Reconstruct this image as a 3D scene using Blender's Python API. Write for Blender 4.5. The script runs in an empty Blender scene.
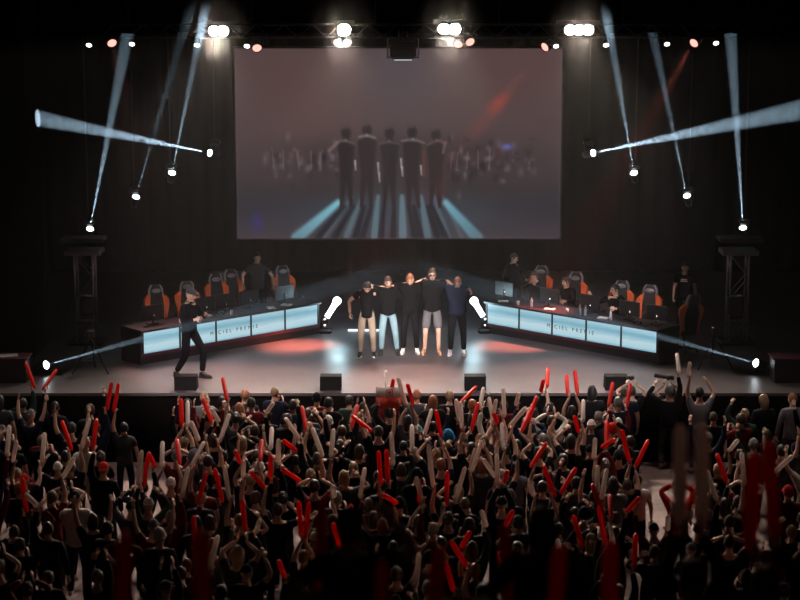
import bpy, math, random
import numpy as np
from mathutils import Vector, Matrix
R = math.radians
rnd = random.Random(7)
col = bpy.context.scene.collection
F = 1900.0
CAM = Vector((0, 0, 10.75))
PITCH = math.atan2(360, F)
FW = Vector((0, math.cos(PITCH), -math.sin(PITCH)))
UP = Vector((0, math.sin(PITCH), math.cos(PITCH)))

def ray(px, py):
    return FW + Vector((1, 0, 0)) * ((px - 400) / F) + UP * ((300 - py) / F)
def at(px, py, Y):                       # the place at depth Y seen there
    d = ray(px, py)
    return CAM + d * (Y / d.y)
def on(px, py, z):                       # the place at height z seen there
    d = ray(px, py)
    return CAM + d * ((z - CAM.z) / d.z)

# ---------------------------------------------------------------- materials
M = {}
def mat(name, c, rough=.6, metal=0, emis=None, es=0, noise=0, nscale=20, spec=None, sheen=0, bump=0):
    m = bpy.data.materials.new(name); m.use_nodes = True
    nt = m.node_tree; b = nt.nodes['Principled BSDF']
    b.inputs['Base Color'].default_value = (*c, 1)
    b.inputs['Roughness'].default_value = rough
    b.inputs['Metallic'].default_value = metal
    if spec is not None: b.inputs['Specular IOR Level'].default_value = spec
    if emis: 
        b.inputs['Emission Color'].default_value = (*emis, 1)
        b.inputs['Emission Strength'].default_value = es
    if noise or bump:
        tc = nt.nodes.new('ShaderNodeTexCoord'); n = nt.nodes.new('ShaderNodeTexNoise')
        n.inputs['Scale'].default_value = nscale; n.inputs['Detail'].default_value = 4
        nt.links.new(tc.outputs['Object'], n.inputs['Vector'])
        if noise:
            r = nt.nodes.new('ShaderNodeValToRGB')
            r.color_ramp.elements[0].position = .3; r.color_ramp.elements[1].position = .7
            r.color_ramp.elements[0].color = (*[x * (1 - noise) for x in c], 1)
            r.color_ramp.elements[1].color = (*[min(1, x * (1 + noise)) for x in c], 1)
            nt.links.new(n.outputs['Fac'], r.inputs['Fac']); nt.links.new(r.outputs['Color'], b.inputs['Base Color'])
        if bump:
            bp = nt.nodes.new('ShaderNodeBump'); bp.inputs['Strength'].default_value = bump
            nt.links.new(n.outputs['Fac'], bp.inputs['Height']); nt.links.new(bp.outputs['Normal'], b.inputs['Normal'])
    M[name] = m
    return m
def stick_mat(name, c):
    m = bpy.data.materials.new(name); m.use_nodes = True; nt = m.node_tree
    b = nt.nodes['Principled BSDF']; out = nt.nodes['Material Output']
    b.inputs['Base Color'].default_value = (*c, 1); b.inputs['Roughness'].default_value = .35
    t = nt.nodes.new('ShaderNodeBsdfTranslucent'); t.inputs['Color'].default_value = (*c, 1)
    mx = nt.nodes.new('ShaderNodeMixShader'); mx.inputs[0].default_value = .45
    nt.links.new(b.outputs[0], mx.inputs[1]); nt.links.new(t.outputs[0], mx.inputs[2]); nt.links.new(mx.outputs[0], out.inputs[0])
    M[name] = m
mat('skin', (.62, .38, .28), .55); mat('skin_dark', (.45, .26, .19), .55)
mat('eye', (.03, .02, .02), .2); mat('lips', (.35, .12, .1), .5)
for n, c in dict(black=(.007, .007, .009), charcoal=(.035, .035, .04), navy=(.012, .016, .035), grey=(.13, .13, .14), maroon=(.10, .012, .015),
                 white=(.55, .5, .46), red=(.45, .02, .015), khaki=(.30, .25, .19), jeans=(.22, .36, .42), shorts_grey=(.12, .12, .13),
                 green=(.02, .04, .03), blue=(.02, .16, .32), teal=(.12, .3, .3), pink=(.6, .2, .25), orange=(.55, .12, .03)).items():
    mat('cloth_' + n, c, .85, noise=.15, nscale=60, spec=.06)
for n, c in dict(black=(.01, .008, .007), brown=(.05, .028, .016), blond=(.3, .2, .11), ginger=(.30, .11, .05), grey=(.2, .19, .18)).items():
    mat('hair_' + n, c, .6, noise=.4, nscale=90, bump=.3)
mat('speaker_black', (.008, .008, .009), .85, spec=.15); mat('metal_black', (.015, .015, .017), .45, .3); mat('metal_grey', (.35, .35, .37), .35, .9); mat('plastic_black', (.012, .012, .014), .4)
mat('rubber', (.01, .01, .01), .8); mat('shoe_white', (.75, .72, .68), .6); mat('shoe_tan', (.35, .2, .11), .7); mat('shoe_black', (.015, .015, .015), .5)
mat('shoe_grey', (.5, .48, .46), .6)
mat('chair_orange', (.75, .13, .03), .5); mat('chair_black', (.014, .014, .016), .5); mat('pillow_grey', (.22, .22, .23), .7)
mat('paper', (.75, .72, .7), .8); mat('bottle', (.5, .55, .6), .15)
stick_mat('stick_red', (.85, .028, .014)); stick_mat('stick_white', (.86, .74, .68))

# ---------------------------------------------------------------- mesh builder
class MB:
    def __init__(s): s.v = []; s.f = []; s.m = []
    def add(s, v, f, mi=0, T=None):
        o = len(s.v)
        s.v += [tuple(T @ Vector(p)) if T else tuple(p) for p in v]
        s.f += [tuple(i + o for i in q) for q in f]; s.m += [mi] * len(f)
        return s
    def box(s, c, d, T=None, mi=0, bev=0.0):
        x, y, z = [k / 2 for k in d]
        if bev <= 0:
            v = [(c[0] + a * x, c[1] + b * y, c[2] + e * z) for a in (-1, 1) for b in (-1, 1) for e in (-1, 1)]
            return s.add(v, [(0, 1, 3, 2), (4, 6, 7, 5), (0, 4, 5, 1), (2, 3, 7, 6), (0, 2, 6, 4), (1, 5, 7, 3)], mi, T)
        b = min(bev, x * .9, y * .9, z * .9)     # box with chamfered vertical and top edges
        loops = []
        for zz, ins in ((-z, b), (-z + b, 0), (z - b, 0), (z, b)):
            X, Y = x - ins, y - ins
            loops.append([(c[0] + q[0], c[1] + q[1], c[2] + zz) for q in
                ((-X + b, -Y), (X - b, -Y), (X, -Y + b), (X, Y - b), (X - b, Y), (-X + b, Y), (-X, Y - b), (-X, -Y + b))])
        return s.loft(loops, True, mi, T)
    def loft(s, loops, cap=True, mi=0, T=None, close=True):
        n = len(loops[0]); v = [p for l in loops for p in l]; f = []
        for i in range(len(loops) - 1):
            for k in range(n if close else n - 1):
                a, b = i * n + k, i * n + (k + 1) % n
                f.append((a, b, b + n, a + n))
        if cap: f += [tuple(range(n - 1, -1, -1)), tuple(range((len(loops) - 1) * n, len(loops) * n))]
        return s.add(v, f, mi, T)
    def tube(s, pts, rad, n=8, mi=0, T=None, cap=True):
        pts = [Vector(p) for p in pts]
        if not hasattr(rad, '__len__'): rad = [rad] * len(pts)
        loops = []; ref = None
        for i, p in enumerate(pts):
            d = (pts[min(i + 1, len(pts) - 1)] - pts[max(i - 1, 0)])
            if d.length < 1e-9: d = Vector((0, 0, 1))
            d.normalize()
            if ref is None: ref = Vector((1, 0, 0)) if abs(d.x) < .8 else Vector((0, 1, 0))
            a = (ref - d * ref.dot(d)).normalized(); b = d.cross(a); ref = a
            loops.append([p + (a * math.cos(2 * math.pi * k / n) + b * math.sin(2 * math.pi * k / n)) * rad[i] for k in range(n)])
        return s.loft(loops, cap, mi, T)
    def ball(s, c, r, nu=10, nv=7, mi=0, T=None, fn=None):
        v = [(c[0], c[1], c[2] + r[2])]; f = []
        for j in range(1, nv):
            t = math.pi * j / nv
            for i in range(nu):
                a = 2 * math.pi * i / nu
                v.append((c[0] + r[0] * math.sin(t) * math.cos(a), c[1] + r[1] * math.sin(t) * math.sin(a), c[2] + r[2] * math.cos(t)))
        v.append((c[0], c[1], c[2] - r[2]))
        for i in range(nu): f.append((0, 1 + i, 1 + (i + 1) % nu))
        for j in range(nv - 2):
            for i in range(nu):
                a = 1 + j * nu + i; b = 1 + j * nu + (i + 1) % nu
                f.append((a, a + nu, b + nu, b))
        e = len(v) - 1
        for i in range(nu): f.append((e, 1 + (nv - 2) * nu + (i + 1) % nu, 1 + (nv - 2) * nu + i))
        if fn: v = [fn(Vector(p)) for p in v]
        return s.add(v, f, mi, T)
    def data(s, name, mats, smooth=True):
        me = bpy.data.meshes.new(name); me.from_pydata(s.v, [], s.f)
        for m in mats: me.materials.append(M[m] if isinstance(m, str) else m)
        me.polygons.foreach_set('material_index', s.m)
        if smooth: me.polygons.foreach_set('use_smooth', [True] * len(s.f))
        me.update(); return me
    def build(s, name, mats, parent=None, smooth=False, loc=(0, 0, 0)):
        if isinstance(mats, str) or not hasattr(mats, '__len__'): mats = [mats]
        o = bpy.data.objects.new(name, s.data(name, mats, smooth)); col.objects.link(o)
        o.location = loc
        if parent: o.parent = parent
        return o
def frame(p, z, yhint=(0, 0, 1)):        # matrix at p with local z along z
    z = Vector(z).normalized(); h = Vector(yhint)
    if abs(z.dot(h)) > .97: h = Vector((0, 1, 0))
    x = h.cross(z).normalized(); y = z.cross(x)
    m = Matrix((x, y, z)).transposed().to_4x4(); m.translation = Vector(p); return m
def tag(o, label=None, cat=None, group=None, kind=None):
    for k, v in (('label', label), ('category', cat), ('group', group), ('kind', kind)):
        if v: o[k] = v
    return o
def empty(name, loc=(0, 0, 0), rz=0):
    o = bpy.data.objects.new(name, None); col.objects.link(o); o.location = loc; o.rotation_euler = (0, 0, rz)
    o.empty_display_size = .1; return o
def copy_tree(o, parent=None):
    c = o.copy(); col.objects.link(c)
    if parent: c.parent = parent
    for ch in list(o.children): copy_tree(ch, c)
    return c

# ---------------------------------------------------------------- people
def ik(a, t, la, lb, hint):
    a, t = Vector(a), Vector(t); d = t - a; L = d.length
    mx = (la + lb) * .985
    if L > mx: t = a + d * (mx / L); d = t - a; L = mx
    if L < .12: L = .12
    u = d.normalized(); x = (la * la - lb * lb + L * L) / (2 * L)
    h = math.sqrt(max(la * la - x * x, 0)); hv = Vector(hint); hv = (hv - u * hv.dot(u))
    hv = hv.normalized() if hv.length > 1e-4 else Vector((0, 0, -1))
    return a + u * x + hv * h, t

SKINJOBS = []
def skin_mesh(verts, edges, root, level):
    me = bpy.data.meshes.new('sk'); me.from_pydata([v[0] for v in verts], edges, [])
    o = bpy.data.objects.new('sk', me); col.objects.link(o)
    sk = o.modifiers.new('s', 'SKIN'); sk.use_smooth_shade = True; sk.branch_smoothing = .2
    for i, v in enumerate(verts):
        d = me.skin_vertices[0].data[i]; d.radius = v[1] if hasattr(v[1], '__len__') else (v[1], v[1]); d.use_root = (i == root)
    ss = o.modifiers.new('d', 'SUBSURF'); ss.levels = level; ss.render_levels = level
    return o

def hand(mb, wr, d, n, curl=.25, side=1, k=1.0, detail=1):
    """four fingers and a thumb growing out of the palm; d along the hand, n out of the palm"""
    d = Vector(d).normalized(); n = Vector(n); n = (n - d * n.dot(d)).normalized(); t = d.cross(n) * side
    wr = Vector(wr); sg = 5 if detail else 4
    pe = wr + d * .075 * k
    ln = (.068, .078, .073, .056)
    # palm: flat tapered block
    lp = []
    for u, w, th in ((-.01, .022, .018), (.03, .036, .016), (.078, .041, .012)):
        c = wr + d * u * k
        lp.append([c + (t * math.cos(a) * w + n * math.sin(a) * th) * k for a in [2 * math.pi * q / 8 for q in range(8)]])
    mb.loft(lp)
    for i in range(4):
        p = pe + t * (1.5 - i) * .0195 * k - d * .008; a = curl * .35 + .08 * (i == 3); pts = [p]
        for q, w in enumerate((.42, .32, .26)):
            dd = d * math.cos(a) + n * math.sin(a) + t * (1.5 - i) * .04
            p = p + dd * ln[i] * w * k; pts.append(p); a += curl * 1.15
        mb.tube(pts, [.0095 * k, .009 * k, .008 * k, .0055 * k], sg)
    p = wr + d * .02 * k + t * .028 * k
    q1 = p + (d * .6 + t * .75 + n * .25).normalized() * .036 * k
    q2 = q1 + (d * .85 + t * (.35 - curl * .5) + n * (.2 + curl * .5)).normalized() * .03 * k
    q3 = q2 + (d * .8 - t * curl * .5 + n * (.2 + curl * .6)).normalized() * .024 * k
    mb.tube([p, q1, q2, q3], [.0125 * k, .011 * k, .0095 * k, .006 * k], sg)

def head_mesh(mb, T, hi, glasses=False):
    def sh(p):
        z = p.z / .118
        k = 1 - .26 * max(0, -z) ** 1.3
        y = p.y * (1 - .10 * max(0, -z))
        if p.y < 0: y *= .93 + .07 * (1 - abs(z))
        return Vector((p.x * k, y - .012 * max(0, -z), p.z))
    mb.ball((0, 0, 0), (.077, .096, .118), 18 if hi else 12, 12 if hi else 8, 0, T, sh)
    mb.tube([(0, -.084, .02), (0, -.100, -.008), (0, -.108, -.024), (0, -.090, -.032)], [.006, .010, .013, .008], 6, 0, T)      # nose
    for s in (-1, 1):
        mb.ball((s * .078, .008, -.008), (.009, .018, .03), 6, 5, 0, T)                                   # ear
        mb.ball((s * .030, -.0815, .006), (.013, .008, .007), 6, 5, 1, T)                                 # eye
        if hi: mb.tube([(s * .015, -.090, .024), (s * .032, -.090, .029), (s * .048, -.080, .024)], .004, 5, 1, T)  # brow
    mb.ball((0, -.083, -.058), (.022, .008, .006), 8, 5, 2, T)                                            # mouth
def hair_mesh(style, seed=0):
    mb = MB(); rr = random.Random(seed)
    if style == 'cap':
        def sh(p): return Vector((p.x, p.y, max(p.z, .035)))
        mb.ball((0, .004, .0), (.09, .108, .136), 14, 9, 0, None, sh)
        mb.loft([[(-.06, -.09, .045), (.06, -.09, .045), (.06, -.09, .055), (-.06, -.09, .055)], [(-.05, -.165, .03), (.05, -.165, .03), (.05, -.165, .036), (-.05, -.165, .036)]])
        return mb
    if style == 'beanie':
        def sh(p): return Vector((p.x, p.y, max(p.z, -.01 if p.y > 0 else .03)))
        mb.ball((0, .006, .01), (.096, .116, .15), 14, 10, 0, None, sh)
        mb.tube([(math.cos(a) * .094, .006 + math.sin(a) * .113, .02 + .01 * -math.sin(a)) for a in [2 * math.pi * q / 14 for q in range(15)]], .012, 5)
        return mb
    low = {'short': -.05, 'long': -.22, 'bun': -.06, 'thin': -.03}[style]
    def sh(p):
        x, y, z = p
        if y < -.03:                                     # hairline above the face
            z = max(z, .062 + .25 * max(0, abs(x) - .04) * -1)
            y = max(y, -.088)
        elif z < low: z = low
        if style == 'long' and z < 0 and y > -.03:
            z = z * 2.0; x *= 1.12; y = max(y, 0) * 1.02 + .012
        j = .006 if style != 'thin' else .002
        return Vector((x + rr.uniform(-j, j), y + rr.uniform(-j, j), z + rr.uniform(-j, j * 2)))
    g = 1.0 if style != 'thin' else .96
    mb.ball((0, .010, .008), (.087 * g, .105 * g, .128 * g), 16, 11, 0, None, sh)
    if style == 'bun': mb.ball((0, .11, .06), (.04, .04, .04), 8, 6)
    return mb

def skeleton(P):
    """P: pose. Local frame: front is -Y, left is +X. Returns joint positions."""
    J = {}
    ph = P.get('pelvis', .94); lean = P.get('lean', 0); sl = P.get('slean', 0)    # lean forward, sideways
    pel = Vector((0, 0, ph)); J['pel'] = pel
    def sp(h, y=0, x=0):
        v = Vector((x, y, h)); v = Matrix.Rotation(lean, 3, 'X') @ v; v = Matrix.Rotation(sl, 3, 'Y') @ v; return pel + v
    J['spi'] = sp(.17); J['che'] = sp(.36); J['nkb'] = sp(.50, .005); 
    hl = P.get('headlean', 0)
    J['nek'] = J['nkb'] + Vector((0, -.015 - hl * .05, .055)); J['hed'] = J['nek'] + Vector((P.get('headx', 0), -.02 - hl * .10, .11 - hl * .03))
    for s, n in ((1, 'L'), (-1, 'R')):
        up = P.get('shrug' + n, 0)
        J['sh' + n] = sp(.445 + up, 0, s * .175)
        J['hip' + n] = pel + Vector((s * .09, 0, -.04))
        kneedir = P.get('knee', (s * .1, -1, 0))
        ft = Vector(P.get('foot' + n, (s * .12, .0, 0))) + Vector((0, .03, .085))
        J['kn' + n], J['an' + n] = ik(J['hip' + n], ft, .43, .43, kneedir)
        J['to' + n] = J['an' + n] + Vector((s * .03, -.14, -.058))
        ht = P.get('hand' + n)
        if ht is None: ht = J['sh' + n] + Vector((s * .10, -.06, -.53))
        hint = P.get('elb' + n, (s * .6, .5, -.6))
        J['el' + n], J['wr' + n] = ik(J['sh' + n], ht, .285, .255, hint)
    return J
PEOPLE = []
def person(loc, rz, s, P, O, label, group=None, hi=False):
    """O: outfit: skin, hair(style, colour), shirt(colour, sleeve 'short'/'long'), trousers(colour,'long'/'short'/None), shoes"""
    J = skeleton(P); w = P.get('build', 1.0); lv = 2 if hi else 1
    V = []; idx = {}
    def nd(k, r, p=None):
        idx[k] = len(V); V.append((tuple((p if p is not None else J[k]) * 1.0), r))
    nd('pel', (.145 * w, .105 * w)); nd('spi', (.13 * w, .10 * w)); nd('che', (.155 * w, .112 * w)); nd('nkb', (.075, .07)); nd('nek', (.054, .056)); nd('hed', (.06, .06))
    E = [(0, 1), (1, 2), (2, 3), (3, 4), (4, 5)]
    for n in 'LR':
        nd('sh' + n, .062 * w); nd('el' + n, .042); nd('wr' + n, .028)
        E += [(2, idx['sh' + n]), (idx['sh' + n], idx['el' + n]), (idx['el' + n], idx['wr' + n])]
        nd('hip' + n, .085 * w); nd('kn' + n, .056); nd('an' + n, .038); nd('to' + n, .02)
        E += [(0, idx['hip' + n]), (idx['hip' + n], idx['kn' + n]), (idx['kn' + n], idx['an' + n]), (idx['an' + n], idx['to' + n])]
    body = skin_mesh(V, E, 0, lv)
    # extra geometry for head and hands
    mb = MB()
    hr = P.get('head', (0, 0, 0))
    TH = Matrix.Translation(J['hed']) @ Matrix.Rotation(hr[2], 4, 'Z') @ Matrix.Rotation(hr[0], 4, 'X') @ Matrix.Rotation(hr[1], 4, 'Y')
    head_mesh(mb, TH, hi)
    for n, sg in (('L', 1), ('R', -1)):
        d = P.get('hdir' + n) or (J['wr' + n] - J['el' + n])
        nn = P.get('palm' + n, (-sg * .7, -.5, .1))
        hand(mb, J['wr' + n], d, nn, P.get('curl' + n, .35), sg, 1.0, hi)
    cl = []
    # shirt
    k = 1.0; sc, sl = O['shirt']; pad = .012
    ax = (J['spi'] - J['pel']).normalized()
    SV = [(J['pel'] - ax * .10, (.185 * w + pad, .145 * w + pad)), (J['pel'] + ax * .02, (.175 * w + pad, .13 * w + pad)), (J['spi'], (.158 * w + pad, .122 * w + pad)), (J['che'], (.172 * w + pad, .13 * w + pad)), (J['nkb'] + Vector((0, -.004, .005)), (.10, .092))]
    SE = [(0, 1), (1, 2), (2, 3), (3, 4)]
    for n in 'LR':
        a = len(SV); SV.append((J['sh' + n], .078 * w + pad)); SE.append((3, a))
        if sl == 'short': SV.append((J['sh' + n].lerp(J['el' + n], .62), .05 + pad)); SE.append((a, a + 1))
        else:
            SV.append((J['el' + n], .044 + pad)); SE.append((a, a + 1)); SV.append((J['el' + n].lerp(J['wr' + n], .9), .03 + pad)); SE.append((a + 1, a + 2))
    cl.append(('shirt' if sl == 'short' else 'jumper', skin_mesh([(tuple(p), r) for p, r in SV], SE, 0, lv), 'cloth_' + sc))
    if O.get('trousers'):
        tc, tl = O['trousers']
        SV = [(J['pel'] - ax * .01, (.148 * w + pad * .6, .11 * w + pad * .6)), (J['pel'] + ax * .15, (.14 * w + pad * .3, .105 * w + pad * .3))]; SE = [(0, 1)]
        for n in 'LR':
            a = len(SV); SV.append((J['hip' + n], .09 * w + pad)); SE.append((0, a))
            if tl == 'short': SV.append((J['hip' + n].lerp(J['kn' + n], .93), .075 + pad)); SE.append((a, a + 1))
            else:
                SV.append((J['kn' + n], .06 + pad)); SE.append((a, a + 1)); SV.append((J['kn' + n].lerp(J['an' + n], .93), .048 + pad * .8)); SE.append((a + 1, a + 2))
        cl.append(('trousers' if tl == 'long' else 'shorts', skin_mesh([(tuple(p), r) for p, r in SV], SE, 0, lv), 'cloth_' + tc))
    PEOPLE.append(dict(body=body, mb=mb, cl=cl, loc=loc, rz=rz, s=s, O=O, J=J, TH=TH, label=label, group=group, hi=hi, P=P))
    return PEOPLE[-1]

def realise_people():
    """turn the skeletons into finished meshes; one body mesh per person, clothes and hair its children"""
    bpy.context.view_layer.update(); dg = bpy.context.evaluated_depsgraph_get()
    hairs = {}
    out = []
    def baked(o):
        e = o.evaluated_get(dg); m = e.to_mesh()
        v = [tuple(q.co) for q in m.vertices]; f = [tuple(p.vertices) for p in m.polygons]; e.to_mesh_clear(); return v, f
    jobs = []
    for p in PEOPLE:
        jobs.append((baked(p['body']), [(n, baked(o), m) for n, o, m in p['cl']]))
    for p, (bd, cls) in zip(PEOPLE, jobs):
        mb = MB(); mb.add(*bd)
        e = p['mb']; o = len(mb.v); mb.v += e.v; mb.f += [tuple(i + o for i in q) for q in e.f]; mb.m += e.m
        O = p['O']
        body = mb.build('person', [O.get('skin', 'skin'), 'eye', 'lips'], None, True, p['loc'])
        body.rotation_euler = (0, 0, p['rz']); body.scale = (p['s'],) * 3
        tag(body, p['label'], 'person', p['group'])
        for n, (v, f), m in cls:
            c = MB(); c.add(v, f); c.build(n, m, body, True)
        if O.get('hair'):
            st, hc = O['hair']; key = (st, hc, rnd.randint(0, 3))
            mt = ('cloth_' if st in ('cap', 'beanie') else 'hair_') + hc
            nm = {'cap': 'cap', 'beanie': 'beanie'}.get(st, 'hair')
            if key not in hairs: hairs[key] = hair_mesh(st, key[2]).data(nm, [mt])
            h = bpy.data.objects.new(nm, hairs[key]); col.objects.link(h); h.parent = body; h.matrix_local = p['TH'] @ Matrix.Diagonal([p['P'].get('bighair', 1)] * 3 + [1])
        if O.get('glasses'):
            g = MB()
            for sx in (-1, 1):
                g.tube([(sx * .033 + .022 * math.cos(a), -.098, .006 + .017 * math.sin(a)) for a in [2 * math.pi * q / 10 for q in range(11)]], .003, 5)
                if O['glasses'] == 'dark': g.box((sx * .033, -.098, .006), (.04, .004, .03))
                g.tube([(sx * .055, -.096, .01), (sx * .08, .0, .01)], .003, 5)
            g.tube([(-.012, -.1, .008), (.012, -.1, .008)], .003, 5)
            x = g.build('glasses', 'plastic_black', body); x.matrix_local = p['TH']
        if O.get('shoes'):
            for n in 'LR':
                an, to = p['J']['an' + n], p['J']['to' + n]; d = (to - an); d.z = 0; d.normalize()
                s = MB(); T = frame((an.x, an.y, 0), (0, 0, 1)); T = Matrix.Translation((an.x, an.y, an.z - .085)) @ Matrix.Rotation(math.atan2(d.y, d.x), 4, 'Z')
                def ring(z, a, b, w):
                    return [(a + (b - a) * (.5 - .5 * math.cos(t)) , w * math.sin(t) * (1.0 if math.cos(t) < 0 else .85), z) for t in [2 * math.pi * q / 12 for q in range(12)]]
                s.loft([ring(.0, -.075, .20, .048), ring(.028, -.078, .205, .05)], True, 1, T)
                s.loft([ring(.028, -.07, .198, .046), ring(.055, -.068, .18, .045), ring(.08, -.062, .10, .042), ring(.115, -.055, .055, .04)], True, 0, T)
                s.build('shoe', [O['shoes'], O.get('sole', 'shoe_white')], body, True)
        for e in p.get('extras', []): e(body, p)
        p['obj'] = body; out.append(body)
    for p in PEOPLE:
        for o in [p['body']] + [c[1] for c in p['cl']]:
            m = o.data; bpy.data.objects.remove(o); bpy.data.meshes.remove(m)
    return out
# ---------------------------------------------------------------- scene, camera
sc = bpy.context.scene
sc.view_settings.view_transform = 'Standard'; sc.view_settings.look = 'None'; sc.view_settings.gamma = 1; sc.view_settings.exposure = 0
sc.view_settings.use_curve_mapping = False
cd = bpy.data.cameras.new('camera'); co = bpy.data.objects.new('camera', cd); col.objects.link(co); sc.camera = co
co.location = CAM; co.rotation_euler = (math.pi / 2 - PITCH, 0, 0); cd.sensor_width = 36; cd.lens = 36 * F / 800
cd.dof.use_dof = True; cd.dof.focus_distance = 43; cd.dof.aperture_fstop = 1.4
cd.clip_end = 200; cd.clip_start = .5
sc.cycles.use_denoising = True; sc.cycles.max_bounces = 6; sc.cycles.volume_bounces = 0; sc.cycles.transparent_max_bounces = 8
sc.cycles.sample_clamp_indirect = 3; sc.cycles.caustics_reflective = False; sc.cycles.caustics_refractive = False
w = bpy.data.worlds.new('world'); sc.world = w; w.use_nodes = True
w.node_tree.nodes['Background'].inputs[0].default_value = (.5, .35, .35, 1); w.node_tree.nodes['Background'].inputs[1].default_value = .0012

# ---------------------------------------------------------------- the hall
ZS = 1.5                                   # stage height
mat('floor_audience', (.19, .125, .11), .7, noise=.25, nscale=3)
mat('wall_black', (.006, .005, .005), .9, noise=.3, nscale=4, spec=0)
mat('curtain_black', (.005, .0038, .0038), .95, noise=.3, nscale=8, spec=0)
def floor_mat():
    m = mat('stage_floor', (.10, .086, .09), .42, noise=.2, nscale=.8)
    nt = m.node_tree; b = nt.nodes['Principled BSDF']
    tc = nt.nodes.new('ShaderNodeTexCoord'); n = nt.nodes.new('ShaderNodeTexNoise'); n.inputs['Scale'].default_value = 1.4; n.inputs['Detail'].default_value = 6
    mr = nt.nodes.new('ShaderNodeMapRange'); mr.inputs[3].default_value = .30; mr.inputs[4].default_value = .46
    nt.links.new(tc.outputs['Object'], n.inputs['Vector']); nt.links.new(n.outputs['Fac'], mr.inputs[0]); nt.links.new(mr.outputs[0], b.inputs['Roughness'])
floor_mat(); M['stage_floor'].node_tree.nodes['Principled BSDF']
def struct(name, mb, m, smooth=False): return tag(mb.build(name, m, None, smooth), kind='structure')
struct('floor', MB().box((0, 24, -.1), (36, 64, .2)), 'floor_audience')
struct('wall_back', MB().box((0, 54.2, 7), (36, .3, 14)), 'wall_black')
struct('wall_left', MB().box((-17.2, 24, 7), (.3, 64, 14)), 'wall_black')
struct('wall_right', MB().box((17.2, 24, 7), (.3, 64, 14)), 'wall_black')
struct('ceiling', MB().box((0, 24, 14.1), (36, 64, .2)), 'wall_black')
SF = on(400, 392, ZS).y                    # stage front edge
st = MB().box((0, (SF + 54) / 2, ZS / 2 - .03), (26, 54 - SF, ZS - .06))
struct('trim_1', MB().box((0, SF - .02, ZS / 2 - .05), (26, .04, ZS - .1)), 'curtain_black')   # stage skirt
tag(st.build('stage', 'wall_black'), kind='structure')
tag(MB().box((0, (SF + 54) / 2 - .05, ZS - .03), (26, 54 - SF + .1, .06)).build('stage_floor', 'stage_floor'), kind='structure')
# balcony the picture is taken from
struct('floor_balcony', MB().box((0, 7.2, 5.4), (30, 10.4, .3)), 'floor_audience')
# black masking wall beside the stage, left, whose lit edge catches a beam
EX = at(38, 130, 43.2)
mat('wall_masking', (.0012, .0011, .0011), .95, spec=0)
struct('wall_masking', MB().box((EX.x - 3.5, 42.7, 5.6), (7, 1.6, 8.2)), 'wall_masking')
# back curtain in folds
def curtain(name, x0, x1, y, z0, z1, label, step=.16, amp=.09):
    n = int((x1 - x0) / step); lo = []
    pts = [(x0 + i * step, y + amp * math.sin(i * 1.9) * (1 + .3 * math.sin(i * .37))) for i in range(n)]
    lo = [[(p[0], p[1], z0) for p in pts], [(p[0], p[1] + .02, z1) for p in pts]]
    m = MB(); m.loft(lo, False, 0, None, False); o = m.build(name, 'curtain_black', None, True)
    sm = o.modifiers.new('s', 'SOLIDIFY'); sm.thickness = .02
    return tag(o, label, 'curtain')
curtain('glow_border_curtain', -9.5, 9.5, 45.7, at(400, 33, 45.7).z, 13.5, 'black border curtain added behind the lighting truss to catch lamp glow')  # drape added so the truss lamps have something to glow on
curtain('stage_curtain', -16, 16, 53.2, ZS, 12.5, 'wide black folded curtain hanging across the back of the stage behind the screen')
# ---------------------------------------------------------------- haze
hm = bpy.data.materials.new('haze'); hm.use_nodes = True; nt = hm.node_tree; nt.nodes.clear()
ou = nt.nodes.new('ShaderNodeOutputMaterial'); vs = nt.nodes.new('ShaderNodeVolumeScatter')
vs.inputs['Density'].default_value = .0013; vs.inputs['Anisotropy'].default_value = .2; vs.inputs['Color'].default_value = (1, 1, 1, 1)
nt.links.new(vs.outputs[0], ou.inputs['Volume'])
h = MB().box((0, 44.1, 5.1), (24, 17.8, 7.1)).build('haze', hm); tag(h, 'thin stage haze filling the air over the stage', 'haze', kind='stuff')

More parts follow.
